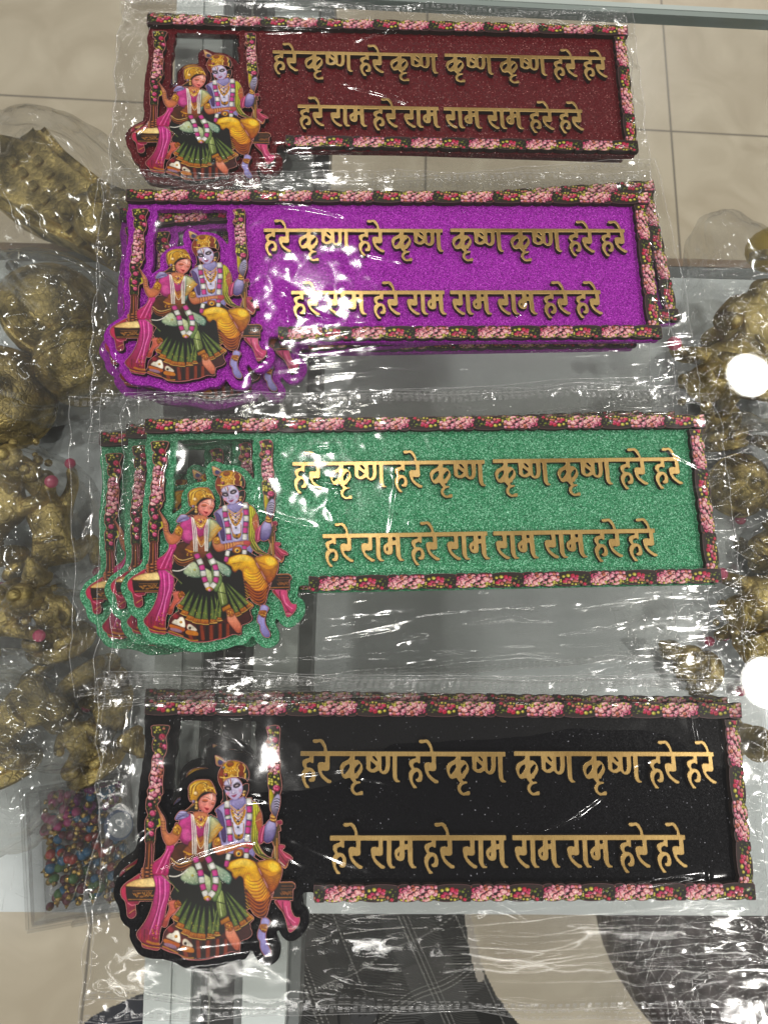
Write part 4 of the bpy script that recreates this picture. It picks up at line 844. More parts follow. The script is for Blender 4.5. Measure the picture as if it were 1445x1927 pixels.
# ------------------------------------------------------------------ setting: tiled floor, two glass showcases butting under the boards
ZF_, ZS_ = -.80, -.155
def tile_mat():
    m_, nt, p = princ('beige_tile', rough=.28)
    g = N(nt, 'NewGeometry'); mp = N(nt, 'Mapping'); mp.vector_type = 'TEXTURE'
    a = at(1250, 60, ZF_); b = at(1283, 500, ZF_); ang = math.atan2(-(b-a)[0], (b-a)[1])+math.pi
    ca = at(1262, 247, ZF_)
    mp.inputs['Location'].default_value = (ca[0], ca[1], 0); mp.inputs['Rotation'].default_value = (0, 0, ang)
    nt.links.new(g.outputs['Position'], mp.inputs[0])
    s = N(nt, 'SeparateXYZ'); nt.links.new(mp.outputs[0], s.inputs[0])
    def seam(out, size):
        d = N(nt, 'Math', operation='DIVIDE'); d.inputs[1].default_value = size; nt.links.new(out, d.inputs[0])
        pp = N(nt, 'Math', operation='PINGPONG'); pp.inputs[1].default_value = .5; nt.links.new(d.outputs[0], pp.inputs[0])
        l = N(nt, 'Math', operation='LESS_THAN'); l.inputs[1].default_value = .0022/size; nt.links.new(pp.outputs[0], l.inputs[0]); return l.outputs[0]
    sx, sy = seam(s.outputs[0], .52), seam(s.outputs[1], .62)
    mx = N(nt, 'Math', operation='MAXIMUM'); nt.links.new(sx, mx.inputs[0]); nt.links.new(sy, mx.inputs[1])
    nz = N(nt, 'TexNoise'); nz.inputs['Scale'].default_value = 7; nz.inputs['Detail'].default_value = 9; nz.inputs['Distortion'].default_value = 1.2; nt.links.new(g.outputs['Position'], nz.inputs['Vector'])
    r = N(nt, 'ValToRGB'); r.color_ramp.elements[0].position = .35; r.color_ramp.elements[0].color = (.53, .45, .33, 1); r.color_ramp.elements[1].position = .7; r.color_ramp.elements[1].color = (.66, .58, .44, 1)
    nt.links.new(nz.outputs[0], r.inputs[0])
    c = N(nt, 'Mix', data_type='RGBA'); c.inputs[7].default_value = (.22, .19, .15, 1); nt.links.new(mx.outputs[0], c.inputs[0]); nt.links.new(r.outputs[0], c.inputs[6]); nt.links.new(c.outputs[2], p.inputs['Base Color'])
    return m_
me = mesh_from([(-4, -4, ZF_), (4, -4, ZF_), (4, 4, ZF_), (-4, 4, ZF_)], [(0, 1, 2, 3)])
tag(link('floor', me, None, [tile_mat()]), kind='structure')
M['laminate'] = princ('white_laminate', (.60, .63, .63), .35)[0]
M['alu'] = princ('painted_frame', (.78, .82, .81), .4)[0]
M['dark_bar'] = princ('dark_bar', (.03, .03, .03), .5)[0]
M['grey_bar'] = princ('grey_bar', (.17, .18, .18), .4)[0]
M['wood_edge'] = princ('wood_edge', (.30, .20, .13), .5)[0]
M['steel'] = princ('steel', (.5, .5, .5), .25, 1.0)[0]
M['glass_edge'] = princ('glass_edge', (.24, .28, .26), .2)[0]
M['glass'] = film_mat('counter_glass', .045, .012, .006, (.955, .965, .962))
M['scratch'] = film_mat('scratch', .5, .2, .02, (.97, .97, .97))
def shelf_mat():
    m_, nt, p = princ('shelf_white', rough=.3)
    g = N(nt, 'NewGeometry'); nz = N(nt, 'TexNoise'); nz.inputs['Scale'].default_value = 14; nz.inputs['Detail'].default_value = 8; nz.inputs['Roughness'].default_value = .65; nt.links.new(g.outputs['Position'], nz.inputs['Vector'])
    r = N(nt, 'ValToRGB'); r.color_ramp.elements[0].position = .35; r.color_ramp.elements[0].color = (.74, .78, .79, 1); r.color_ramp.elements[1].position = .62; r.color_ramp.elements[1].color = (.86, .89, .90, 1)
    nt.links.new(nz.outputs[0], r.inputs[0]); nt.links.new(r.outputs[0], p.inputs['Base Color']); return m_
M['shelf'] = shelf_mat()
def prism(bm, pts, z0, z1, mi=0):
    vb = [bm.verts.new((p[0], p[1], z0)) for p in pts]; vt = [bm.verts.new((p[0], p[1], z1)) for p in pts]; n = len(pts)
    fs = [bm.faces.new(vt), bm.faces.new(vb[::-1])]+[bm.faces.new((vb[i], vb[(i+1) % n], vt[(i+1) % n], vt[i])) for i in range(n)]
    for f in fs: f.material_index = mi
    bmesh.ops.recalc_face_normals(bm, faces=fs)
def slab_px(name, quad, ztop, th, mat_, parent):
    """box whose top face is seen at the four photo points"""
    bm = bmesh.new(); prism(bm, [at(x, y, ztop)[:2] for x, y in quad], ztop-th, ztop); return link(name, bm_mesh(bm), parent, [mat_])
left_case = tag(empty('showcase', tuple(at(150, 1100, ZS_))), 'glass showcase on the left, full of bagged brass figures and a bead box', 'showcase', 'glass showcases')
right_case = tag(empty('showcase', tuple(at(1100, 1100, ZS_))), 'glass showcase on the right, its scratched top mirroring two round ceiling lamps', 'showcase', 'glass showcases')
def own(o, parent): o.parent = parent; o.matrix_parent_inverse = Matrix.Translation(-parent.location); return o
def sp(name, quad, z, th, m_, par): return own(slab_px(name, quad, z, th, m_, None), par)
# tops
seam = lambda y: 391+(1927-y)*.044
bmL = bmesh.new(); prism(bmL, [at(-900, 2500)[:2], at(seam(2500)-3, 2500)[:2], at(seam(-60)-3, -10)[:2], at(-900, -60)[:2]], -.006, 0)
own(link('glass_top', bm_mesh(bmL), None, [M['glass']]), left_case)
bmR = bmesh.new(); gq = [at(seam(2500)+3, 2500), at(2300, 2500), at(2300, 82), at(seam(-10)+3, -12)]
prism(bmR, [p[:2] for p in gq], -.006, 0); gtop = own(link('glass_top', bm_mesh(bmR), None, [M['glass']]), right_case)
# polished far edge of the right glass
a_, b_ = at(seam(-10)+3, -12)[:2], at(2300, 82)[:2]; d_ = (b_-a_)/np.linalg.norm(b_-a_); n_ = np.array([-d_[1], d_[0]])
bm = bmesh.new(); prism(bm, [a_+n_*.0004, b_+n_*.0004, b_+n_*.0042, a_+n_*.0042], -.0075, -.0002); own(link('glass_edge', bm_mesh(bm), None, [M['glass_edge']]), right_case)
bm = bmesh.new(); prism(bm, [a_+n_*.0044, b_+n_*.0044, b_+n_*.0080, a_+n_*.0080], -.0075, .0002); own(link('edge_trim', bm_mesh(bm), None, [princ('edge_trim', (.42, .47, .44), .3)[0]]), right_case)
# frame bars below the seam
bar = lambda x0, x1, k=.034: [(x0-20*k*10*0-573*k*0, 1960), (x1, 1960), (x1+1960*k, -40), (x0+1960*k, -40)]
zb = -.012
own(slab_px('frame_bar', bar(268, 318), zb, .03, M['alu'], None), left_case); own(slab_px('frame_bar', bar(321, 356), zb-.002, .03, M['alu'], None), left_case)
own(slab_px('gap_seal_strip', bar(356.5, 376), zb-.006, .03, M['grey_bar'], None), left_case); own(slab_px('gap_seal_strip', bar(376.5, 438), zb-.014, .03, M['dark_bar'], None), left_case)  # dark bar stands in for the shaded gap between the showcases
own(slab_px('gap_seal_strip', bar(438.5, 453), zb-.004, .03, M['grey_bar'], None), right_case)
own(slab_px('frame_bar', bar(453.5, 535), zb, .03, M['alu'], None), right_case); own(slab_px('gap_seal_strip', bar(535.5, 561, .036), zb-.01, .03, M['grey_bar'], None), right_case)
own(slab_px('seam_line', [(389, 1960), (392, 1960), (seam(-40)+2, -40), (seam(-40)-1, -40)], -.0062, .001, princ('seam', (.42, .42, .36), .4)[0], None), right_case)
# inner shelf with its wooden lip
yl, yr = (lambda x: 490+(x-0)*.022), (lambda x: 1716+(x-0)*.005)
own(slab_px('shelf', [(-700, yr(-700)), (300, yr(300)), (330, yl(330)), (-700, yl(-700))], ZS_, .008, M['shelf'], None), left_case)
own(slab_px('shelf', [(480, yr(480)), (2100, yr(2100)), (2100, yl(2100)+8), (480, yl(480)+2)], ZS_, .008, M['shelf'], None), right_case)
own(slab_px('shelf_lip', [(-700, yl(-700)-.6), (330, yl(330)-.6), (330, yl(330)-19), (-700, yl(-700)-19)], ZS_, .012, M['grey_bar'], None), left_case)
own(slab_px('shelf_lip', [(480, yl(480)+1), (2100, yl(2100)+7), (2100, yl(2100)-14), (480, yl(480)-18)], ZS_, .012, M['grey_bar'], None), right_case)
own(slab_px('wooden_rail', [(-700, yl(-700)-20), (330, yl(330)-20), (330, yl(330)-34), (-700, yl(-700)-34)], ZS_-.004, .012, M['wood_edge'], None), left_case)
own(slab_px('wooden_rail', [(480, yl(480)-19), (2100, yl(2100)-15), (2100, yl(2100)-29), (480, yl(480)-34)], ZS_-.004, .012, M['wood_edge'], None), right_case)
# clamp that holds the shelf
bm = bmesh.new(); c_ = at(30, 507, ZS_+.006)
bmesh.ops.create_cone(bm, cap_ends=True, segments=24, radius1=.0056, radius2=.0052, depth=.012, matrix=Matrix.Translation(c_))
own(link('clamp', bm_mesh(bm), None, [princ('clamp_ring', (.45, .45, .46), .25, .9)[0]]), left_case)
bm = bmesh.new(); bmesh.ops.create_cone(bm, cap_ends=True, segments=20, radius1=.0036, radius2=.0036, depth=.002, matrix=Matrix.Translation(Vector(c_)+Vector((0, 0, .0072))))
own(link('bore_dark_disc', bm_mesh(bm), None, [M['dark_bar']]), left_case)  # solid dark disc drawn for the shadowed hole of the clamp
bm = bmesh.new(); box(bm, Vector(at(28, 480, ZS_+.004)), (.010, .010, .004), .001); own(link('clamp_arm', bm_mesh(bm), None, [M['steel']]), left_case)

# fine scratches worn into the glass tops: shallow ridged hairs
def scratches(n, zone, seed):
    R = np.random.RandomState(seed); V, F = [], []
    for k in range(n):
        x, y = R.uniform(zone[0], zone[2]), R.uniform(zone[1], zone[3]); p = at(x, y)[:2]
        L = R.choice([.003, .006, .012, .03], p=[.4, .36, .2, .04])*R.uniform(.5, 1.3); a = R.uniform(0, math.pi); w = R.uniform(.00004, .0001); cur = R.normal(0, .25)
        st = 4; b = len(V)
        for i in range(st+1):
            t = i/st-.5; aa = a+cur*t; q = p+L*t*np.array([math.cos(aa), math.sin(aa)]); nn = np.array([-math.sin(aa), math.cos(aa)]); ww = w*(1-(2*t)**2*.9)
            V += [(*(q-nn*ww), .00003), (*q, .00003+ww*.22), (*(q+nn*ww), .00003)]
        for i in range(st):
            for j in (0, 1): F.append((b+3*i+j, b+3*i+j+1, b+3*i+j+4, b+3*i+j+3))
    me = mesh_from(V, F, True); 
    if me.polygons[0].normal.z < 0: me.flip_normals()
    return me
own(link('scratches', scratches(5200, (1150, 460, 1480, 1960), 5), None, [M['scratch']]), right_case)
own(link('scratches', scratches(900, (-10, 250, 260, 1700), 6), None, [M['scratch']]), left_case)

# ------------------------------------------------------------------ plastic sleeves
M['film'] = film_mat('sleeve_film', .058, .08, .010, (.975, .975, .97), bump=.05, scale=160, bump_dist=.0006)
M['film_back'] = film_mat('sleeve_back', .045, .06, .004, (.975, .975, .97), bump=.1, scale=120, bump_dist=.0006)
M['seal'] = film_mat('sleeve_seal', .16, .14, .22, (.93, .93, .93))
HX0, HY0, HC = -.27, -.26, .001; HW, HH = 520, 700
HG = np.zeros((HH, HW)); HXs, HYs = np.meshgrid(HX0+(np.arange(HW)+.5)*HC, HY0+(np.arange(HH)+.5)*HC)
def drape(H, slope, n):
    """tent: lower the surface away from whatever holds it up"""
    T = H.copy()
    for _ in range(n):
        for ax in (0, 1):
            for s in (1, -1): T = np.maximum(T, np.roll(T, s, ax)-slope*HC)
        for s in (1, -1):
            for s2 in (1, -1): T = np.maximum(T, np.roll(np.roll(T, s, 0), s2, 1)-slope*HC*1.414)
    return T
def bil(G, x, y):
    u = np.clip((x-HX0)/HC-.5, 0, HW-1.01); v = np.clip((y-HY0)/HC-.5, 0, HH-1.01); i, j = v.astype(int), u.astype(int); fy, fx = v-i, u-j
    return G[i, j]*(1-fy)*(1-fx)+G[i, j+1]*(1-fy)*fx+G[i+1, j]*fy*(1-fx)+G[i+1, j+1]*fy*fx
SL = dict(x0=-.020, x1=.3075, y0=-.143, y1=.0135)
def ridges(X, Y, lst):
    Z = np.zeros_like(X)
    st = X[0, 1]-X[0, 0]; x0, y0 = X[0, 0], Y[0, 0]; sy = Y[1, 0]-Y[0, 0]
    for (xa, ya, xb, yb, w, a, bow) in lst:
        pad = w*4+abs(bow); j0 = max(0, int((min(xa, xb)-pad-x0)/st)); j1 = min(X.shape[1], int((max(xa, xb)+pad-x0)/st)+2); i0 = max(0, int((min(ya, yb)-pad-y0)/sy)); i1 = min(X.shape[0], int((max(ya, yb)+pad-y0)/sy)+2)
        if j1 <= j0 or i1 <= i0: continue
        x, y = X[i0:i1, j0:j1], Y[i0:i1, j0:j1]; dx, dy = xb-xa, yb-ya; L = math.hypot(dx, dy)+1e-9
        t = ((x-xa)*dx+(y-ya)*dy)/L/L; n = ((x-xa)*-dy+(y-ya)*dx)/L-bow*4*t*(1-t)
        e = np.clip(np.minimum(t, 1-t)*5, 0, 1)*np.clip((t > -.05)*(t < 1.05), 0, 1); e = e*e*(3-2*e)
        Z[i0:i1, j0:j1] += a*e*np.exp(-np.abs(n/w)**1.5)
    return Z
def crumple(shape, seed, n=4, r0=14):
    Z = np.zeros(shape)
    for k in range(n): Z += (np.abs(smooth_noise(shape, max(1, int(r0/2**k)), seed+k))-.8)*.5**k
    return Z
def sleeve(c, k, n, sx, sy, rot, z, seed, label, ext, lines):
    R = np.random.RandomState(seed); top = k == n-1
    st = .0005 if top else .0008
    E_ = dict(SL); E_.update(ext)
    xs = np.arange(E_['x0'], E_['x1']+st*.5, st); ys = np.arange(E_['y0'], E_['y1']+st*.5, st); X, Y = np.meshgrid(xs, ys)
    # uneven outline of the bag
    ex = (X-E_['x0'])/(E_['x1']-E_['x0']); ey = (Y-E_['y0'])/(E_['y1']-E_['y0'])
    wl = np.interp(Y, np.linspace(E_['y0'], E_['y1'], 16), R.normal(0, .0011, 16)); wr = np.interp(Y, np.linspace(E_['y0'], E_['y1'], 14), R.normal(0, .0008, 14))
    wb = np.interp(X, np.linspace(E_['x0'], E_['x1'], 12), R.normal(0, .0012, 12)); wt = np.interp(X, np.linspace(E_['x0'], E_['x1'], 12), R.normal(0, .0010, 12))
    tl = E_.get('tilt', 0)
    Xd = X+wl*(1-ex)**3+wr*ex**3; Yd = Y+wb*(1-ey)**3+wt*ey**3+tl*(ex-.5)*(1-ey)**2
    wx = sx+Xd*math.cos(rot)-Yd*math.sin(rot); wy = sy+Xd*math.sin(rot)+Yd*math.cos(rot)
    global HG
    # height of the board itself, in the world raster
    lx = (HXs-sx)*math.cos(-rot)-(HYs-sy)*math.sin(-rot); ly = (HXs-sx)*math.sin(-rot)+(HYs-sy)*math.cos(-rot)
    ins = np.zeros(lx.shape, bool)
    for L in BOARD_LOOPS: ins ^= inpoly(L[::3], lx, ly)
    full = big = ins
    support = np.where(ins, z+2*T3+.0002, np.where(HG > 0, HG+.0003, .0004))
    T = drape(support, .16, 34)
    Tb = blur(T, 2); Tb = np.maximum(Tb, np.where(ins, support, 0)); Tb = np.maximum(blur(Tb, 1), Tb-.0001)
    z0 = bil(Tb, wx, wy)
    # wrinkles
    rl = []
    W0, H0 = E_['x1']-E_['x0'], E_['y1']-E_['y0']
    nb, nt_ = (34, 26) if top else (26, 16)
    for i in range(nb):   # long pulls along the loose lower margin
        xa = R.uniform(.05, .95)*W0+E_['x0']; L = R.uniform(.05, .22); ya = R.uniform(E_['y0']+.002, -.099) if R.rand() < .75 else R.uniform(-.125, -.09)
        rl.append((xa, ya, xa+L, ya+L*R.normal(.05, .07), R.uniform(.0008, .0024), R.choice([-.5, .7, 1.0])*R.uniform(.3, 1)*.0012, R.normal(0, .0008)))
    for i in range(nt_):
        xa = R.uniform(0, .9)*W0+E_['x0']; L = R.uniform(.015, .08); ya = R.uniform(-.004, E_['y1']-.001)
        rl.append((xa, ya, xa+L, ya+L*R.normal(0, .03), R.uniform(.0007, .0014), R.choice([-.4, .6])*R.uniform(.3, 1)*.0010, R.normal(0, .0006)))
    for i in range(24):  # upright pulls in the left margin
        ya = R.uniform(E_['y0']+.01, -.01); L = R.uniform(.012, .05); xa = E_['x0']+abs(R.normal(0, .006))+.001
        rl.append((xa, ya, xa+L*R.normal(.12, .2), ya+L, R.uniform(.0007, .0013), R.choice([-.4, .7])*R.uniform(.3, 1)*.0012, R.normal(0, .0008)))
    if top:
        for i in range(18):  # faint tension lines over the face
            a = R.uniform(-.5, .5)+(math.pi/2 if R.rand() < .3 else 0); L = R.uniform(.012, .06); xa, ya = R.uniform(0, .29), R.uniform(-.10, -.005)
            rl.append((xa, ya, xa+L*math.cos(a), ya+L*math.sin(a), R.uniform(.0007, .0016), R.uniform(.3, 1)*.0008, R.normal(0, .002)))
        rl += lines
    w = ridges(X, Y, rl)
    edge = np.exp(-((X-E_['x0'])/.010)**2)*.9+np.exp(-((E_['x1']-X)/.007)**2)*.9+np.exp(-((Y-E_['y0'])/.006)**2)*.10+np.exp(-((E_['y1']-Y)/.006)**2)*.5
    bl = np.exp(-(((X-E_['x0'])/.05)**2+((Y-E_['y0'])/.03)**2)); br = np.exp(-(((E_['x1']-X)/.06)**2+((Y-E_['y0'])/.030)**2))
    m_ = int(max(1, .0045/st))
    m_ = int(max(1, .0048/st)); w = w+blur(crumple(X.shape, seed*7+1, 2, m_), int(.0007/st))*(.00012+.00075*np.clip(edge*.8+bl*.25+br*.3, 0, 1.2))*(1 if top else .6)
    w += smooth_noise(X.shape, int(.012/st), seed*7+5)*.00022*(1 if top else .3)
    zs = blur(z0, max(1, int(.0016/st)))
    if not top: w = np.where(bil(ins.astype(float), wx, wy) > .02, np.clip(w, -.0001, .0003), w)
    on = bil(ins.astype(float), wx, wy)
    zz = np.maximum(zs, z0-.0002)+.00025+w
    zz = np.maximum(zz, np.where(on > .5, z0-.0001, bil(np.where(HG > 0, HG+.0001, .0002), wx, wy)))
    zz = blur(zz, 1)
    HG = np.maximum(HG, np.where(ins, z+2*T3+.0006, 0)); Hn = np.zeros_like(HG)
    iy = np.clip(((wy-HY0)/HC).astype(int), 0, HH-1); ix = np.clip(((wx-HX0)/HC).astype(int), 0, HW-1); np.maximum.at(Hn, (iy, ix), zz); HG = np.maximum(HG, Hn)
    root = tag(empty('plastic_sleeve', (sx, sy, z), rot), label, 'plastic sleeve', 'clear plastic sleeves on the name boards')
    me, _ = grid_mesh(Xd, Yd, zz-z)
    if me.polygons[0].normal.z < 0: me.flip_normals()
    link('front_sheet', me, root, [M['film']])
    q = slice(None, None, 3); zb_ = np.maximum(zz[q, q]-.0012, .0001); zb_ = np.where(on[q, q] > .3, z-.00035, np.minimum(zb_, zz[q, q]-.0003)); mb, _ = grid_mesh(Xd[q, q], Yd[q, q], zb_-z)
    if mb.polygons[0].normal.z < 0: mb.flip_normals()
    link('back_sheet', mb, root, [M['film_back']])
    # welded bands with two rows of small dashes
    def zat(x, y):
        j = np.clip(((x-E_['x0'])/st).astype(int), 0, X.shape[1]-1); i = np.clip(((y-E_['y0'])/st).astype(int), 0, X.shape[0]-1)
        return Xd[i, j], Yd[i, j], zz[i, j]
    for rows in ((E_['y0']+.0016, E_['y0']+.0034), (E_['y1']-.0018, E_['y1']-.0034)):
        V, F = [], []
        for y0 in rows:
            for x in np.arange(E_['x0']+.003, E_['x1']-.003, .0037):
                if R.rand() < .05: continue
                l = .0023; ax_, ay, az = zat(np.array([x, x+l]), np.array([y0, y0]))
                for s in ((-1, 0) if y0 == E_['y0']+.0034 else (-1, 1)):
                    b = len(V); hw = .00015; oy = s*.00036
                    for (qx, qy, qz) in zip(ax_, ay, az): V += [(qx, qy+oy-hw, qz-z+.00012), (qx, qy+oy, qz-z+.00022), (qx, qy+oy+hw, qz-z+.00012)]
                    F += [(b, b+3, b+4, b+1), (b+1, b+4, b+5, b+2)]
        ms = mesh_from(V, F, True)
        if ms.polygons[0].normal.z < 0: ms.flip_normals()
        link('weld_band', ms, root, [M['seal']])
    # the cut edge of the film: a thin bright lip
    bm = bmesh.new()
    def lip(ii, jj, wd):
        pts = [Vector((Xd[a, b], Yd[a, b], zz[a, b]-z+.0001)) for a, b in zip(ii, jj)]; prev = None
        for a in range(len(pts)):
            t = (pts[min(a+1, len(pts)-1)]-pts[max(a-1, 0)]); t.z = 0; t.normalize(); nn = Vector((-t.y, t.x, 0))*wd
            v = (bm.verts.new(pts[a]-nn), bm.verts.new(pts[a]+Vector((0, 0, wd*.8))), bm.verts.new(pts[a]+nn))
            if prev:
                bm.faces.new((prev[0], prev[1], v[1], v[0])); bm.faces.new((prev[1], prev[2], v[2], v[1]))
            prev = v
    h, w_ = X.shape
    lip(range(h), [0]*h, .00018); lip(range(h), [w_-1]*h, .00022); lip([0]*w_, range(w_), .00020); lip([h-1]*w_, range(w_), .00016)
    bmesh.ops.recalc_face_normals(bm, faces=bm.faces[:])
    link('film_edge', bm_mesh(bm, True), root, [M['seal']])
EXT = {'black': [dict(x0=-.016, x1=.3125, y0=-.148, y1=.010, tilt=-.016), dict(x0=-.020, x1=.311, y0=-.142, y1=.011)],
       'green': [dict(x0=-.011, x1=.305, y0=-.139), dict(x0=-.011, x1=.305, y0=-.143), dict(x0=-.011, x1=.309, y0=-.145)],
       'purple': [dict(x0=-.011, x1=.306, y0=-.141), dict(x0=-.008, x1=.3045, y0=-.139), dict(x0=-.013, x1=.3035, y0=-.139)],
       'maroon': [dict(x0=-.017, x1=.306, y0=-.140), dict(x0=-.016, x1=.305, y0=-.128)]}
HERO = {'black': [(.2765, -.118, .2735, .012, .0006, .0006, 0), (.2885, -.118, .2855, .012, .0009, .0009, 0), (.292, -.1, .289, .01, .0005, .0006, 0)],
        'purple': [(.075, -.010, .125, -.018, .0006, .0008, .002), (.13, -.04, .16, -.047, .0010, .0007, .0), (.085, -.058, .10, -.078, .0010, .0008, .002)],
        'green': [(.085, -.034, .105, -.038, .0010, .0008, 0), (.088, -.018, .10, -.017, .0007, .0007, 0)], 'maroon': [(.03, -.009, .13, -.012, .0008, .0006, 0)]}
WHERE = {'black': 'black board at the front', 'green': 'green board', 'purple': 'purple board', 'maroon': 'maroon board at the back'}
for i, (c, k, n, x, y, r, z) in enumerate(BOARDS):
    lab = f'wrinkled clear sleeve around the uppermost {WHERE[c]}' if k == n-1 else (f'clear sleeve around the lowest {WHERE[c]}, under the others' if k == 0 else f'clear sleeve around the {"tilted" if c == "purple" else "middle"} {WHERE[c]}')
    sleeve(c, k, n, x, y, r, z, 301+i*7, lab, EXT[c][k], HERO[c])

# ------------------------------------------------------------------ brass figures, bags and beads on the shelf
def brass_mat():
    m_, nt, p = princ('old_brass', rough=.3, metal=1.0)
    tc = N(nt, 'TexCoord'); nz = N(nt, 'TexNoise'); nz.inputs['Scale'].default_value = 60; nz.inputs['Detail'].default_value = 6; nt.links.new(tc.outputs['Object'], nz.inputs['Vector'])
    r = N(nt, 'ValToRGB'); r.color_ramp.elements[0].position = .36; r.color_ramp.elements[0].color = (.16, .12, .045, 1); r.color_ramp.elements[1].position = .66; r.color_ramp.elements[1].color = (.70, .54, .21, 1)
    nt.links.new(nz.outputs[0], r.inputs[0]); nt.links.new(r.outputs[0], p.inputs['Base Color'])
    r2 = N(nt, 'ValToRGB'); r2.color_ramp.elements[0].color = (.65, .65, .65, 1); r2.color_ramp.elements[1].color = (.36, .36, .36, 1); nt.links.new(nz.outputs[0], r2.inputs[0]); nt.links.new(r2.outputs[0], p.inputs['Roughness'])
    n2 = N(nt, 'TexNoise'); n2.inputs['Scale'].default_value = 260; n2.inputs['Detail'].default_value = 3; nt.links.new(tc.outputs['Object'], n2.inputs['Vector'])
    v2 = N(nt, 'TexVoronoi'); v2.inputs['Scale'].default_value = 210; v2.feature = 'DISTANCE_TO_EDGE'; nt.links.new(tc.outputs['Object'], v2.inputs['Vector'])
    cl = N(nt, 'Math', operation='MINIMUM'); cl.inputs[1].default_value = .16; nt.links.new(v2.outputs['Distance'], cl.inputs[0])
    ad = N(nt, 'Math', operation='MULTIPLY_ADD'); ad.inputs[1].default_value = 3.2; nt.links.new(cl.outputs[0], ad.inputs[0]); nt.links.new(n2.outputs[0], ad.inputs[2])
    b = N(nt, 'Bump'); b.inputs['Strength'].default_value = .55; b.inputs['Distance'].default_value = .0012; nt.links.new(ad.outputs[0], b.inputs['Height']); nt.links.new(b.outputs[0], p.inputs['Normal'])
    return m_
M['brass'] = brass_mat(); M['pink'] = princ('pink_paint', (.60, .07, .16), .4)[0]; M['yellow'] = princ('yellow_paint', (.50, .34, .03), .45)[0]
M['bag'] = film_mat('bag_film', .07, .08, .05, (.94, .94, .93), bump=.10, scale=60, bump_dist=.002)
def skin_mesh(verts, edges, radii, lvl=2, disp=0):
    me = bpy.data.meshes.new('sk'); me.from_pydata(verts, edges, []); o = bpy.data.objects.new('sk', me); COL.objects.link(o)
    sk = o.modifiers.new('s', 'SKIN'); sk.use_smooth_shade = True
    for v, r in zip(me.skin_vertices[0].data, radii): v.radius = (r, r) if not isinstance(r, tuple) else r
    me.skin_vertices[0].data[0].use_root = True
    ss = o.modifiers.new('d', 'SUBSURF'); ss.levels = lvl; ss.render_levels = lvl
    rm = o.modifiers.new('r', 'REMESH'); rm.mode = 'VOXEL'; rm.voxel_size = .0009
    sm = o.modifiers.new('m', 'SMOOTH'); sm.iterations = 9; sm.factor = .5
    dg = bpy.context.evaluated_depsgraph_get(); out = bpy.data.meshes.new_from_object(o.evaluated_get(dg)); bpy.data.objects.remove(o); out.materials.clear()
    out.polygons.foreach_set('use_smooth', np.ones(len(out.polygons), bool)); return out
def ball(c, r, sc=(1, 1, 1), seg=16):
    bm = bmesh.new(); bmesh.ops.create_uvsphere(bm, u_segments=seg, v_segments=seg*2//3, radius=r); bmesh.ops.scale(bm, vec=sc, verts=bm.verts); bmesh.ops.translate(bm, vec=c, verts=bm.verts); return bm_mesh(bm, True)
def merge(ms):
    bm = bmesh.new()
    for m_ in ms: bm.from_mesh(m_)
    me = bm_mesh(bm, True); return me
def lathe(prof, seg=28, noise=0):
    V, F = [], []; n = len(prof)
    for i, (r, z) in enumerate(prof):
        for k in range(seg): a = 2*math.pi*k/seg; V.append((r*math.cos(a), r*math.sin(a), z))
    for i in range(n-1):
        for k in range(seg): F.append((i*seg+k, i*seg+(k+1) % seg, (i+1)*seg+(k+1) % seg, (i+1)*seg+k))
    F.append(tuple(range(seg))[::-1]); F.append(tuple((n-1)*seg+k for k in range(seg)))
    return mesh_from(V, F, True)
# crawling child: about 7 cm long
BABY = skin_mesh([(-.022,0,.026),(-.004,0,.030),(.013,0,.031),(.022,0,.036),(.030,0,.043),(.040,0,.048),   # pelvis .. head
                  (.014,.014,.030),(.022,.019,.017),(.026,.018,.004), (.014,-.014,.032),(.028,-.022,.036),(.037,-.027,.050),
                  (-.024,.013,.024),(-.008,.020,.008),(-.032,.021,.006), (-.024,-.013,.024),(-.010,-.021,.008),(-.034,-.021,.006)],
                 [(0,1),(1,2),(2,3),(3,4),(4,5),(2,6),(6,7),(7,8),(2,9),(9,10),(10,11),(0,12),(12,13),(13,14),(0,15),(15,16),(16,17)],
                 [.014,.0125,.012,.0065,.013,.0125,.006,.0048,.0042,.006,.0048,.0042,.0085,.0065,.0045,.0085,.0065,.0045])
BABY_CROWN = merge([ball((.036, 0, .0575), .0085, (1, 1, .75)), ball((.036, 0, .065), .0042), ball((.044, .0095, .047), .003), ball((.044, -.0095, .047), .003), ball((.0525, 0, .046), .0022)])
BABY_BELT = lathe([(.0133, -.0016), (.0145, -.0008), (.0145, .0008), (.0133, .0016)])
PALM = {k: ball(c, .0040, (1, 1, .75)) for k, c in {'a': (.0385, -.0278, .053), 'b': (-.0365, .0212, .0058), 'c': (-.0385, -.0212, .0058), 'd': (.028, .018, .003)}.items()}
for me in (BABY, BABY_CROWN, BABY_BELT): me.materials.append(M['brass'])
for me in PALM.values(): me.materials.append(M['pink'])
def build_baby():
    r = empty('brass_figurine')
    link('body', BABY, r); link('head_dress', BABY_CROWN, r)
    o = link('belt', BABY_BELT, r); o.location = (-.013, 0, .028); o.rotation_euler = (0, math.pi/2, 0)
    for k in 'abcd': link('painted_palm', PALM[k], r)
    return r
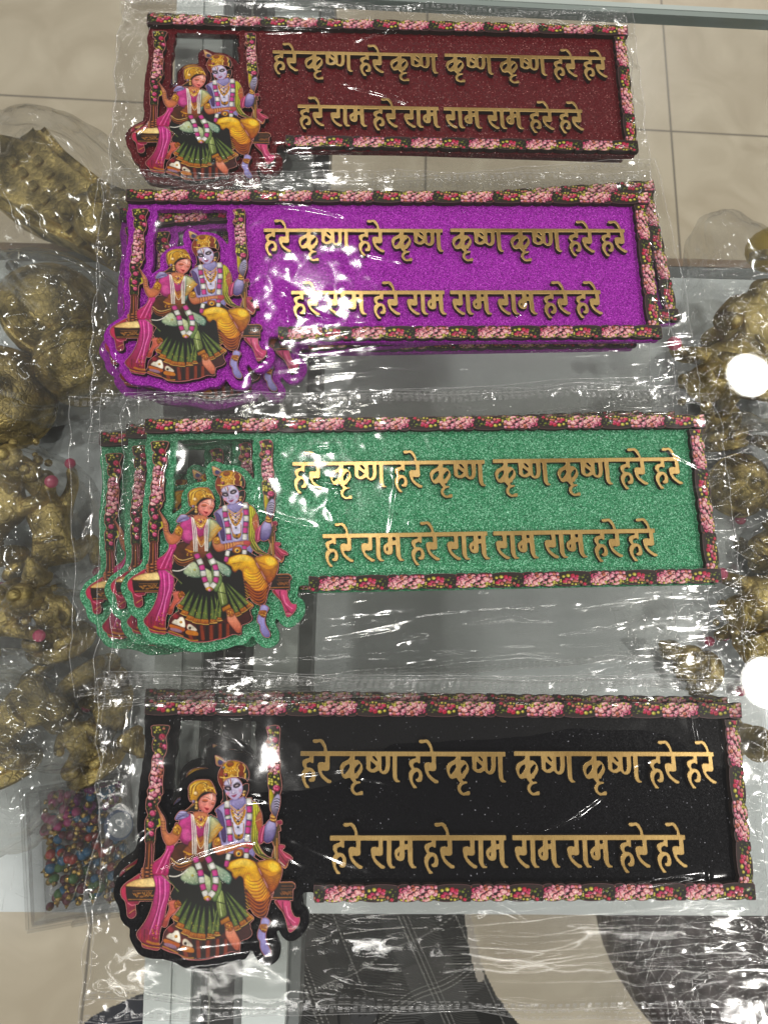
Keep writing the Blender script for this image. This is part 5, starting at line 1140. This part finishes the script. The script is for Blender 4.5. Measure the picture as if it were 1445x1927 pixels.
# seated figure on a round base, about 7 cm tall
SEAT = skin_mesh([(0,0,.016),(0,0,.027),(0,0,.038),(0,0,.046),(0,.001,.054), (.012,0,.040),(.018,-.005,.029),(.012,-.013,.024), (-.012,0,.040),(-.019,-.003,.031),(-.013,-.012,.034),
                  (.012,-.006,.014),(.021,-.013,.013),(.002,-.019,.012), (-.012,-.006,.014),(-.021,-.013,.013),(-.004,-.021,.015)],
                 [(0,1),(1,2),(2,3),(3,4),(2,5),(5,6),(6,7),(2,8),(8,9),(9,10),(0,11),(11,12),(12,13),(0,14),(14,15),(15,16)],
                 [.013,.0105,.011,.0055,.0105,.006,.0048,.004,.006,.0048,.004,.0085,.007,.0045,.0085,.007,.0045])
SEAT_BASE = lathe([(.0, 0), (.026, 0), (.027, .003), (.023, .005), (.0245, .008), (.0, .009)])
SEAT_CROWN = lathe([(.0105, .060), (.0118, .063), (.009, .067), (.0095, .069), (.006, .074), (.0035, .078), (.004, .080), (0, .083)])
for me in (SEAT, SEAT_BASE, SEAT_CROWN): me.materials.append(M['brass'])
def build_seat():
    r = empty('brass_figurine'); link('body', SEAT, r); link('base', SEAT_BASE, r); link('crown', SEAT_CROWN, r); return r
# big bell-shaped head with engraved bands
HEAD = lathe([(.0, 0), (.030, 0), (.036, .004), (.030, .008), (.041, .016), (.048, .028), (.050, .040), (.0475, .052), (.041, .061), (.0375, .063), (.039, .066), (.031, .073), (.020, .078), (.0085, .080), (.0075, .084), (.004, .089), (0, .090)], 40)
HEAD_BAND = lathe([(.0495, .0375), (.0515, .0385), (.0515, .0395), (.0510, .0400), (.0515, .0405), (.0515, .0425), (.0495, .0435)], 40)
HEAD.materials.append(M['brass']); HEAD_BAND.materials.append(M['brass'])
def ornament():
    bm = bmesh.new(); R = np.random.RandomState(9)
    for row in range(4):
        for k in range(16-row*2):
            t = k/(15-row*2)*2.4-1.2; r = .0505-.003*abs(row-1)
            m_ = Matrix.Translation((r*math.cos(t)*(1-.03*row), r*math.sin(t)*(1-.03*row), .030+row*.009)) @ Matrix.Rotation(t, 4, 'Z') @ Matrix.Rotation(R.uniform(-.6, .6), 4, 'X')
            bmesh.ops.create_cone(bm, cap_ends=True, segments=8, radius1=.0022, radius2=.0006, depth=.004, matrix=m_ @ Matrix.Rotation(math.pi/2, 4, 'Y'))
    return bm_mesh(bm, True)
ORN = ornament(); ORN.materials.append(M['brass'])
def build_vessel():
    r = empty('brass_vessel'); link('body', HEAD, r); link('rim_band', HEAD_BAND, r); link('raised_ornament', ORN, r); return r
# long slab with rows of square studs
def studded():
    bm = bmesh.new(); bmesh.ops.create_cube(bm, size=1); bmesh.ops.subdivide_edges(bm, edges=bm.edges[:], cuts=6, use_grid_fill=True)
    R = np.random.RandomState(4)
    for v in bm.verts:
        t = v.co.x; w = 1-.55*(t+.5)**2; v.co = Vector((t*.155, v.co.y*.075*w+.012*math.sin(t*4), v.co.z*.042*w+R.normal(0, .0006)))
    bmesh.ops.bevel(bm, geom=[e for e in bm.edges if e.calc_face_angle(0) > .9], offset=.008, segments=3, affect='EDGES'); return bm_mesh(bm, True)
STUD_BODY = studded(); STUD_BODY.materials.append(M['brass'])
bm = bmesh.new(); box(bm, (0, 0, 0), (.0082, .0075, .005), .0012); STUD = bm_mesh(bm); STUD.materials.append(M['brass'])
SNOUT = merge([ball((.0, 0, .0), .021, (1.2, .9, .8)), ball((.02, .008, .006), .009), ball((-.012, -.012, .012), .008), ball((-.004, .014, .012), .0085)]); SNOUT.materials.append(M['brass'])
def build_studded():
    r = empty('brass_plaque'); link('body', STUD_BODY, r)
    for row in (0, 1):
        for k in range(7):
            o = link('square_stud', STUD, r); o.location = (-.055+k*.0165, -.012+row*.016, .0205-.0002*k*k)
    o = link('figure_head', SNOUT, r); o.location = (.052, .010, .026)
    return r
def copy_thing(o):
    c = o.copy(); COL.objects.link(c)
    for ch in o.children:
        d = ch.copy(); COL.objects.link(d); d.parent = c
        for g in ch.children: e = g.copy(); COL.objects.link(e); e.parent = d
    return c
PROTO = {}
def put(kind, px, py, z, rot, sc, label, group=None, tilt=(0, 0)):
    b = {'baby': build_baby, 'seat': build_seat, 'vessel': build_vessel, 'plaque': build_studded}[kind]
    if kind in PROTO: o = copy_thing(PROTO[kind])
    else: o = PROTO[kind] = b()
    o.location = at(px, py, z); o.rotation_euler = (tilt[0], tilt[1], rot); o.scale = (sc, sc, sc)
    cat = {'baby': 'figurine', 'seat': 'figurine', 'vessel': 'brass vessel', 'plaque': 'brass ornament'}[kind]
    tag(o, label, cat, group or {'baby': 'small brass figures on the shelf', 'seat': 'small brass figures on the shelf', 'vessel': 'large round brass pieces on the shelf', 'plaque': 'ornate brass pieces'}[kind])
    return o
Z0 = ZS_
put('plaque', 140, 395, Z0+.040, R_(-52), .95, 'dark brass ornament with a row of square studs in the tall bag, back left', tilt=(R_(8), R_(-8)))
put('vessel', 90, 630, Z0+.002, R_(120), .80, 'rounded brass vessel with engraved bands, below the studded ornament', tilt=(R_(34), R_(-10)))
put('vessel', 5, 770, Z0+.002, R_(20), .80, 'dark rounded brass vessel cut by the left edge, beside a lying one', tilt=(R_(12), R_(20)))
put('vessel', 178, 742, Z0+.036, R_(200), .7, 'brass vessel lying on its side next to the purple boards', tilt=(R_(88), R_(0)))
put('baby', 35, 985, Z0, R_(55), 1.15, 'largest brass crawling child on the left, pink palm raised beside its head')
put('baby', 130, 1000, Z0, R_(100), .95, 'brass crawling child half under the edge of the green sleeves')
put('baby', 22, 1165, Z0, R_(20), 1.05, 'brass crawling child below the largest one, at the left edge')
put('seat', 118, 1215, Z0+.012, R_(8), .9, 'brass seated figure beside the lobed edge of the green pile', tilt=(R_(-55), 0))
put('baby', 75, 1335, Z0, R_(215), 1.0, 'brass crawling child turned away, between the seated figures on the left', tilt=(0, R_(14)))
put('seat', 165, 1270, Z0+.014, R_(40), .9, 'brass seated figure lying on its side under the corner of the green sleeve', tilt=(R_(80), 0))
put('seat', 185, 1445, Z0+.012, R_(25), .8, 'brass seated figure fallen over just behind the bead box', tilt=(R_(-65), 0))
put('seat', 10, 1450, Z0+.012, R_(10), .95, 'dark brass seated figure in a bag, left of the bead box', tilt=(R_(-65), 0))
put('seat', 1385, 745, Z0+.02, R_(-8), 1.7, 'tall brass seated figure with a yellow crown, behind the upper lamp reflection', tilt=(R_(-62), 0))
o = PROTO['baby']; big = put('baby', 1330, 720, Z0+.002, R_(215), 1.35, 'brass crawling child at the feet of the tall seated figure')
put('seat', 1352, 840, Z0+.012, R_(10), .8, 'brass seated figure just right of the top corner of the green pile', tilt=(R_(-65), 0))
put('vessel', 1362, 915, Z0, R_(0), .50, 'small round brass vessel beside the right garland of the green boards', tilt=(R_(12), 0))
put('baby', 1440, 900, Z0, R_(80), 1.1, 'brass crawling child in a bag at the right edge, beside the round vessel')
put('seat', 1428, 1052, Z0, R_(-30), .9, 'brass seated figure with a yellow turban, in the bag at the right edge', tilt=(R_(-50), 0))
put('baby', 1400, 1125, Z0, R_(200), 1.1, 'brass crawling child right of the bottom corner of the green boards')
put('baby', 1425, 1205, Z0, R_(30), 1.0, 'brass crawling child just above the lower lamp reflection')
put('seat', 1318, 1268, Z0, R_(60), .7, 'brass seated figure seen between the green and black piles, on the right', tilt=(R_(-60), 0))
put('seat', 1330, 1375, Z0, R_(15), 1.0, 'brass seated figure hidden under the right end of the black pile')
# yellow painted tops
YB = ball((0, 0, .0), .0125, (1, 1, .8)); YB.materials.append(M['yellow'])
for o in list(COL.objects):
    if o.get('label', '').startswith(('tall brass seated figure', 'brass seated figure with a yellow turban')):
        c = link('painted_turban', YB, o); c.location = (0, .002, .066)
# crumpled clear bags round some of them
def bag(px, py, z, sx, sy, sz, rot, seed, label, peak=None):
    bm = bmesh.new(); bmesh.ops.create_icosphere(bm, subdivisions=6, radius=1); R = np.random.RandomState(seed); K = R.randn(14, 3)*np.linspace(1.5, 6, 14)[:, None]; PH = R.uniform(0, 6.3, 14)
    for v in bm.verts:
        n = v.co.copy(); d = float(((np.abs(np.sin(K @ np.array(n)+PH))-.6)/np.linspace(1, 2.6, 14)).sum())*.05
        q = n*(1+d); w = Vector((q.x*sx, q.y*sy, max(q.z, -.55)*sz))
        if peak: t = max(0, n.dot(Vector(peak).normalized())-.72)/.28; w += Vector(peak)*t**1.3
        v.co = w
    me = bm_mesh(bm, True); o = link('clear_bag', me, None, [M['bag']]); o.location = at(px, py, z); o.rotation_euler.z = rot
    tag(o, label, 'plastic bag', 'crumpled clear bags on the shelf'); return o
bag(130, 420, Z0+.062, .066, .095, .058, R_(38), 1, 'tall crumpled clear bag with a pointed corner, around the studded ornament', (-.045, .075, .02))
bag(90, 640, Z0+.052, .066, .060, .060, R_(10), 2, 'crumpled clear bag around the engraved round vessel, back left')
bag(-10, 1425, Z0+.042, .055, .060, .045, R_(20), 3, 'crumpled clear bag at the left edge beside the bead box')
bag(1432, 640, Z0+.045, .066, .070, .055, R_(5), 4, 'large clear bag around the tall figure at the right edge', (-.02, .03, .02))
bag(1440, 985, Z0+.045, .050, .082, .052, R_(8), 5, 'clear bag with water-like glints at the right edge, beside the green pile')
bag(40, 990, Z0+.04, .058, .056, .050, R_(12), 8, 'crumpled clear bag around the largest crawling child on the left')
bag(70, 1330, Z0+.036, .055, .040, .044, R_(-8), 9, 'crumpled clear bag around the child turned away, above the bead box')
bag(100, 1215, Z0+.043, .040, .040, .048, R_(-15), 6, 'small clear bag around the seated figure beside the green pile')
# bead box
zb0 = Z0+.0005; bc = at(168, 1583, zb0); bxw, bxd, bxh = .064, .084, .020
e1 = at(230, 1690, zb0)-at(110, 1712, zb0); ba = math.atan2(e1[1], e1[0])
bx = tag(empty('bead_box', bc, ba), 'clear plastic box full of small coloured beads at the lower left', 'box')
M['clear'] = film_mat('clear_plastic', .05, .06, .02, (.93, .93, .93))
bm = bmesh.new(); t = .0012
for c, s in (((0, 0, t/2), (bxw, bxd, t)), ((0, bxd/2, bxh/2), (bxw, t, bxh)), ((0, -bxd/2, bxh/2), (bxw, t, bxh)), ((bxw/2, 0, bxh/2), (t, bxd-t*1.1, bxh-.0002)), ((-bxw/2, 0, bxh/2), (t, bxd-t*1.1, bxh-.0002))): box(bm, c, s)
link('tray', bm_mesh(bm), bx, [M['clear']])
bm = bmesh.new()
for k, (w_, d_, zz_) in enumerate(((bxw+.005, bxd+.005, bxh+.001), (bxw-.004, bxd-.004, bxh+.0022))):
    for c, s in (((0, d_/2, zz_), (w_, .0018, .002)), ((0, -d_/2, zz_), (w_, .0018, .002)), ((w_/2, 0, zz_), (.0018, d_-.002, .0019)), ((-w_/2, 0, zz_), (.0018, d_-.002, .0019))): box(bm, c, s, .0005)
box(bm, (0, 0, bxh+.0013), (bxw+.003, bxd+.003, .0008)); link('lid', bm_mesh(bm), bx, [M['clear']])
bm = bmesh.new(); box(bm, (.004, -bxd/2-.0042, bxh*.7), (.024, .004, .008), .001); link('latch', bm_mesh(bm), bx, [M['clear']])
bm = bmesh.new(); bmesh.ops.create_circle(bm, cap_ends=True, segments=32, radius=.0100, matrix=Matrix.Translation((.030, .012, bxh+.0036))); link('round_sticker', bm_mesh(bm), bx, [princ('sticker', (.06, .09, .17), .3)[0]])
bm = bmesh.new(); bmesh.ops.create_circle(bm, cap_ends=True, segments=32, radius=.0082, matrix=Matrix.Translation((.0312, .012, bxh+.0039))); link('sticker_face', bm_mesh(bm), bx, [princ('sticker_face', (.30, .32, .35), .25)[0]])
BEAD = {}
def bead_mats(n, col, metal=0): BEAD[n] = princ('bead_'+n, col, .22, metal)[0]
bead_mats('gold', (.55, .36, .09), 1.0); bead_mats('red', (.42, .03, .02)); bead_mats('pink', (.50, .06, .22)); bead_mats('blue', (.01, .12, .26)); bead_mats('green', (.05, .15, .03)); bead_mats('maroon', (.13, .01, .03)); bead_mats('violet', (.22, .02, .18))
BM_ = ball((0, 0, 0), .0026, seg=12); CAPM = lathe([(.0, -.0003), (.0011, 0), (.0013, .0006), (.0006, .0011), (.0004, .0022), (0, .0023)], 10); CAPM.materials.append(BEAD['gold'])
R = np.random.RandomState(12); n = 0; BM2 = {}
for k in range(295):
    x, y = R.uniform(-bxw/2+.006, bxw/2-.004), R.uniform(-bxd/2+.006, bxd/2-.005)
    u, v = x/bxw+.5, y/bxd+.5
    cols = ['gold']*7+(['red']*3 if .3 < v < .6 else [])+(['blue']*3 if u > .4 else ['blue'])+(['pink']*5 if v > .66 and u < .5 else [])+(['violet']*6 if v > .75 and u > .45 else [])+(['maroon']*3 if v < .3 else ['maroon'])+(['green']*2 if v < .4 else [])
    c = cols[R.randint(len(cols))]
    if c not in BM2: BM2[c] = BM_.copy(); BM2[c].materials.append(BEAD[c])
    o = link('bead', BM2[c], None); s_ = R.uniform(1.0, 1.4) if c != 'gold' else R.uniform(.65, 1.05); o.scale = (s_, s_, s_)
    p = rz(np.array([x, y, 0]), ba)+bc; o.location = (p[0], p[1], zb0+.004+R.uniform(0, 1)**.6*.011); o.rotation_euler = (R.uniform(0, 3), R.uniform(0, 3), 0)
    tag(o, f'small {c} bead lying in the clear box', 'bead', f'{c} beads in the clear box')
    if c != 'gold': cp = link('bead_cap', CAPM, o); cp.location = (0, 0, .0025)

# ------------------------------------------------------------------ things put under the glass at the front
def cloth(name, outline, z, amp, seed, m_, dens=.0013, dirn=0.4):
    P_ = np.array([at(x, y, z)[:2] for x, y in outline]); lo, hi = P_.min(0), P_.max(0)
    X, Y = np.meshgrid(np.arange(lo[0], hi[0], dens), np.arange(lo[1], hi[1], dens)); k = inpoly(spline(P_, True, 4), X, Y)
    r = int(.024/dens); Z = smooth_noise(X.shape, r, seed)*amp*.5+np.sin((X*math.cos(dirn)+Y*math.sin(dirn))*120+smooth_noise(X.shape, r*2, seed+1)*1.2)*amp*.6
    me, _ = grid_mesh(X, Y, Z+z, k)
    if me.polygons[0].normal.z < 0: me.flip_normals()
    return link(name, me, None, [m_])
def plaid():
    m_, nt, p = princ('plaid_cotton', rough=.9); p.inputs['Specular IOR Level'].default_value = .1
    g = N(nt, 'NewGeometry'); mp = N(nt, 'Mapping'); mp.inputs['Rotation'].default_value = (0, 0, R_(-24)); nt.links.new(g.outputs['Position'], mp.inputs[0]); s = N(nt, 'SeparateXYZ'); nt.links.new(mp.outputs[0], s.inputs[0])
    def bands(out, per, off):
        a = N(nt, 'Math', operation='ADD'); a.inputs[1].default_value = off; nt.links.new(out, a.inputs[0])
        d = N(nt, 'Math', operation='DIVIDE'); d.inputs[1].default_value = per; nt.links.new(a.outputs[0], d.inputs[0]); f = N(nt, 'Math', operation='FRACT'); nt.links.new(d.outputs[0], f.inputs[0])
        r = N(nt, 'ValToRGB'); r.color_ramp.interpolation = 'CONSTANT'; e = r.color_ramp.elements; e[0].position = 0; e[0].color = (.02,)*3+(1,); e[1].position = .30; e[1].color = (.07,)*3+(1,)
        for q, c in ((.46, .30), (.47, .05), (.50, .30), (.51, .05), (.54, .30), (.55, .055), (.75, .012), (.93, .25), (.945, .03)):
            n_ = e.new(q); n_.color = (c, c*.97, c*.92, 1)
        nt.links.new(f.outputs[0], r.inputs[0]); return r.outputs[0]
    b1, b2 = bands(s.outputs[0], .085, .013), bands(s.outputs[1], .085, .05)
    tw = N(nt, 'TexWave'); tw.inputs['Scale'].default_value = 260; tw.bands_direction = 'DIAGONAL'; nt.links.new(mp.outputs[0], tw.inputs['Vector'])
    st = N(nt, 'Math', operation='GREATER_THAN'); st.inputs[1].default_value = .5; nt.links.new(tw.outputs['Fac'], st.inputs[0])
    x = N(nt, 'Mix', data_type='RGBA'); nt.links.new(st.outputs[0], x.inputs[0]); nt.links.new(b1, x.inputs[6]); nt.links.new(b2, x.inputs[7]); nt.links.new(x.outputs[2], p.inputs['Base Color'])
    return m_
shirt = tag(empty('shirt', tuple(at(740, 1860, -.20))), 'black and grey plaid shirt laid under the glass below the front board, in place of its reflection', 'shirt')  # cloth put under the glass to stand for a reflection in it
own(cloth('cloth', [(548, 1690), (700, 1660), (850, 1650), (885, 1730), (905, 1810), (935, 1870), (985, 1990), (548, 1990)], -.20, .005, 31, plaid(), .0014), shirt)
own(cloth('collar_facing', [(868, 1680), (886, 1690), (893, 1740), (905, 1800), (915, 1850), (900, 1856), (885, 1800), (876, 1740)], -.188, .002, 33, princ('facing', (.46, .41, .35), .9)[0], .0013), shirt)
M['button'] = princ('button', (.012, .012, .014), .3)[0]
for x, y in ((683, 1905),):
    bm = bmesh.new(); bmesh.ops.create_cone(bm, cap_ends=True, segments=28, radius1=.0105, radius2=.0105, depth=.0032); bmesh.ops.bevel(bm, geom=[e for e in bm.edges if e.calc_face_angle(0) > 1], offset=.001, segments=2, affect='EDGES')
    for k in range(4): bmesh.ops.create_cone(bm, cap_ends=True, segments=8, radius1=.0012, radius2=.0012, depth=.0006, matrix=Matrix.Translation((.003*math.cos(k*1.57+.7), .003*math.sin(k*1.57+.7), .0019)))
    o = link('button', bm_mesh(bm), None, [M['button']]); o.location = at(x, y, -.186); o.rotation_euler = (.1, .15, 0); own(o, shirt)
M['stitch'] = princ('stitch', (.004, .004, .005), .9)[0]
def cord(name, pts, z, r, m_):
    cu = bpy.data.curves.new(name, 'CURVE'); cu.dimensions = '3D'; sp_ = cu.splines.new('POLY'); q = spline([(p[0], p[1], z) if len(p) == 2 else p for p in [at(x, y, z) for x, y in pts]], False, 8); sp_.points.add(len(q)-1)
    for a, b in zip(sp_.points, q): a.co = (*b, 1)
    cu.bevel_depth = r; o = bpy.data.objects.new(name, cu); me = bpy.data.meshes.new_from_object(o); bpy.data.objects.remove(o)
    o = link(name, me, None, [m_]); return o
for pts in ([(646, 1840), (640, 1870), (636, 1900), (640, 1940)], [(684, 1840), (700, 1870), (712, 1900), (706, 1940)]): own(cord('placket_seam', pts, -.188, .0009, M['stitch']), shirt)
# stool with a pebbled cover, lower right
def pebble():
    m_, nt, p = princ('pebbled_cover', rough=.55); g = N(nt, 'NewGeometry'); v = N(nt, 'TexVoronoi'); v.inputs['Scale'].default_value = 95; v.feature = 'SMOOTH_F1'; nt.links.new(g.outputs['Position'], v.inputs['Vector'])
    r = N(nt, 'ValToRGB'); r.color_ramp.elements[0].position = .1; r.color_ramp.elements[0].color = (.11, .085, .09, 1); r.color_ramp.elements[1].position = .62; r.color_ramp.elements[1].color = (.018, .011, .012, 1); nt.links.new(v.outputs['Distance'], r.inputs[0]); nt.links.new(r.outputs[0], p.inputs['Base Color'])
    b = N(nt, 'Bump'); b.invert = True; b.inputs['Strength'].default_value = .8; b.inputs['Distance'].default_value = .004; nt.links.new(v.outputs['Distance'], b.inputs['Height']); nt.links.new(b.outputs[0], p.inputs['Normal']); return m_
sz = -.36; sc_ = at(1470, 1730, sz); srad = float(np.linalg.norm(at(1163, 1735, sz)-sc_))
stool = tag(empty('stool', (sc_[0], sc_[1], ZF_)), 'round stool with a dark pebbled cover at the lower right, under the glass', 'stool')
st_m = lathe([(0, -.09), (srad*.93, -.09), (srad*.99, -.075), (srad, -.05), (srad*.985, -.02), (srad*.93, -.005), (srad*.6, 0), (0, .001)], 64)
o = link('seat', st_m, stool, [pebble()]); o.location.z = sz-ZF_
for k in range(4):
    a = .8+k*math.pi/2; o = cord('leg', [(0, 0), (1, 1)], 0, .001, M['steel']); bpy.data.objects.remove(o)
    bm = bmesh.new(); bmesh.ops.create_cone(bm, cap_ends=True, segments=14, radius1=.014, radius2=.014, depth=sz-.09-ZF_, matrix=Matrix.Translation((.7*srad*math.cos(a), .7*srad*math.sin(a), (sz-.09-ZF_)/2))); link('leg', bm_mesh(bm, True), stool, [M['steel']])
# trouser leg at the lower left edge
tr = cloth('trouser_leg', [(150, 1945), (165, 1918), (215, 1888), (268, 1866), (300, 1880), (300, 2000), (150, 2000)], -.40, .006, 41, princ('navy_cloth', (.016, .019, .032), .9)[0], .0014)
tag(tr, 'dark navy trouser leg at the bottom edge, left of the white frame bars', 'trousers')
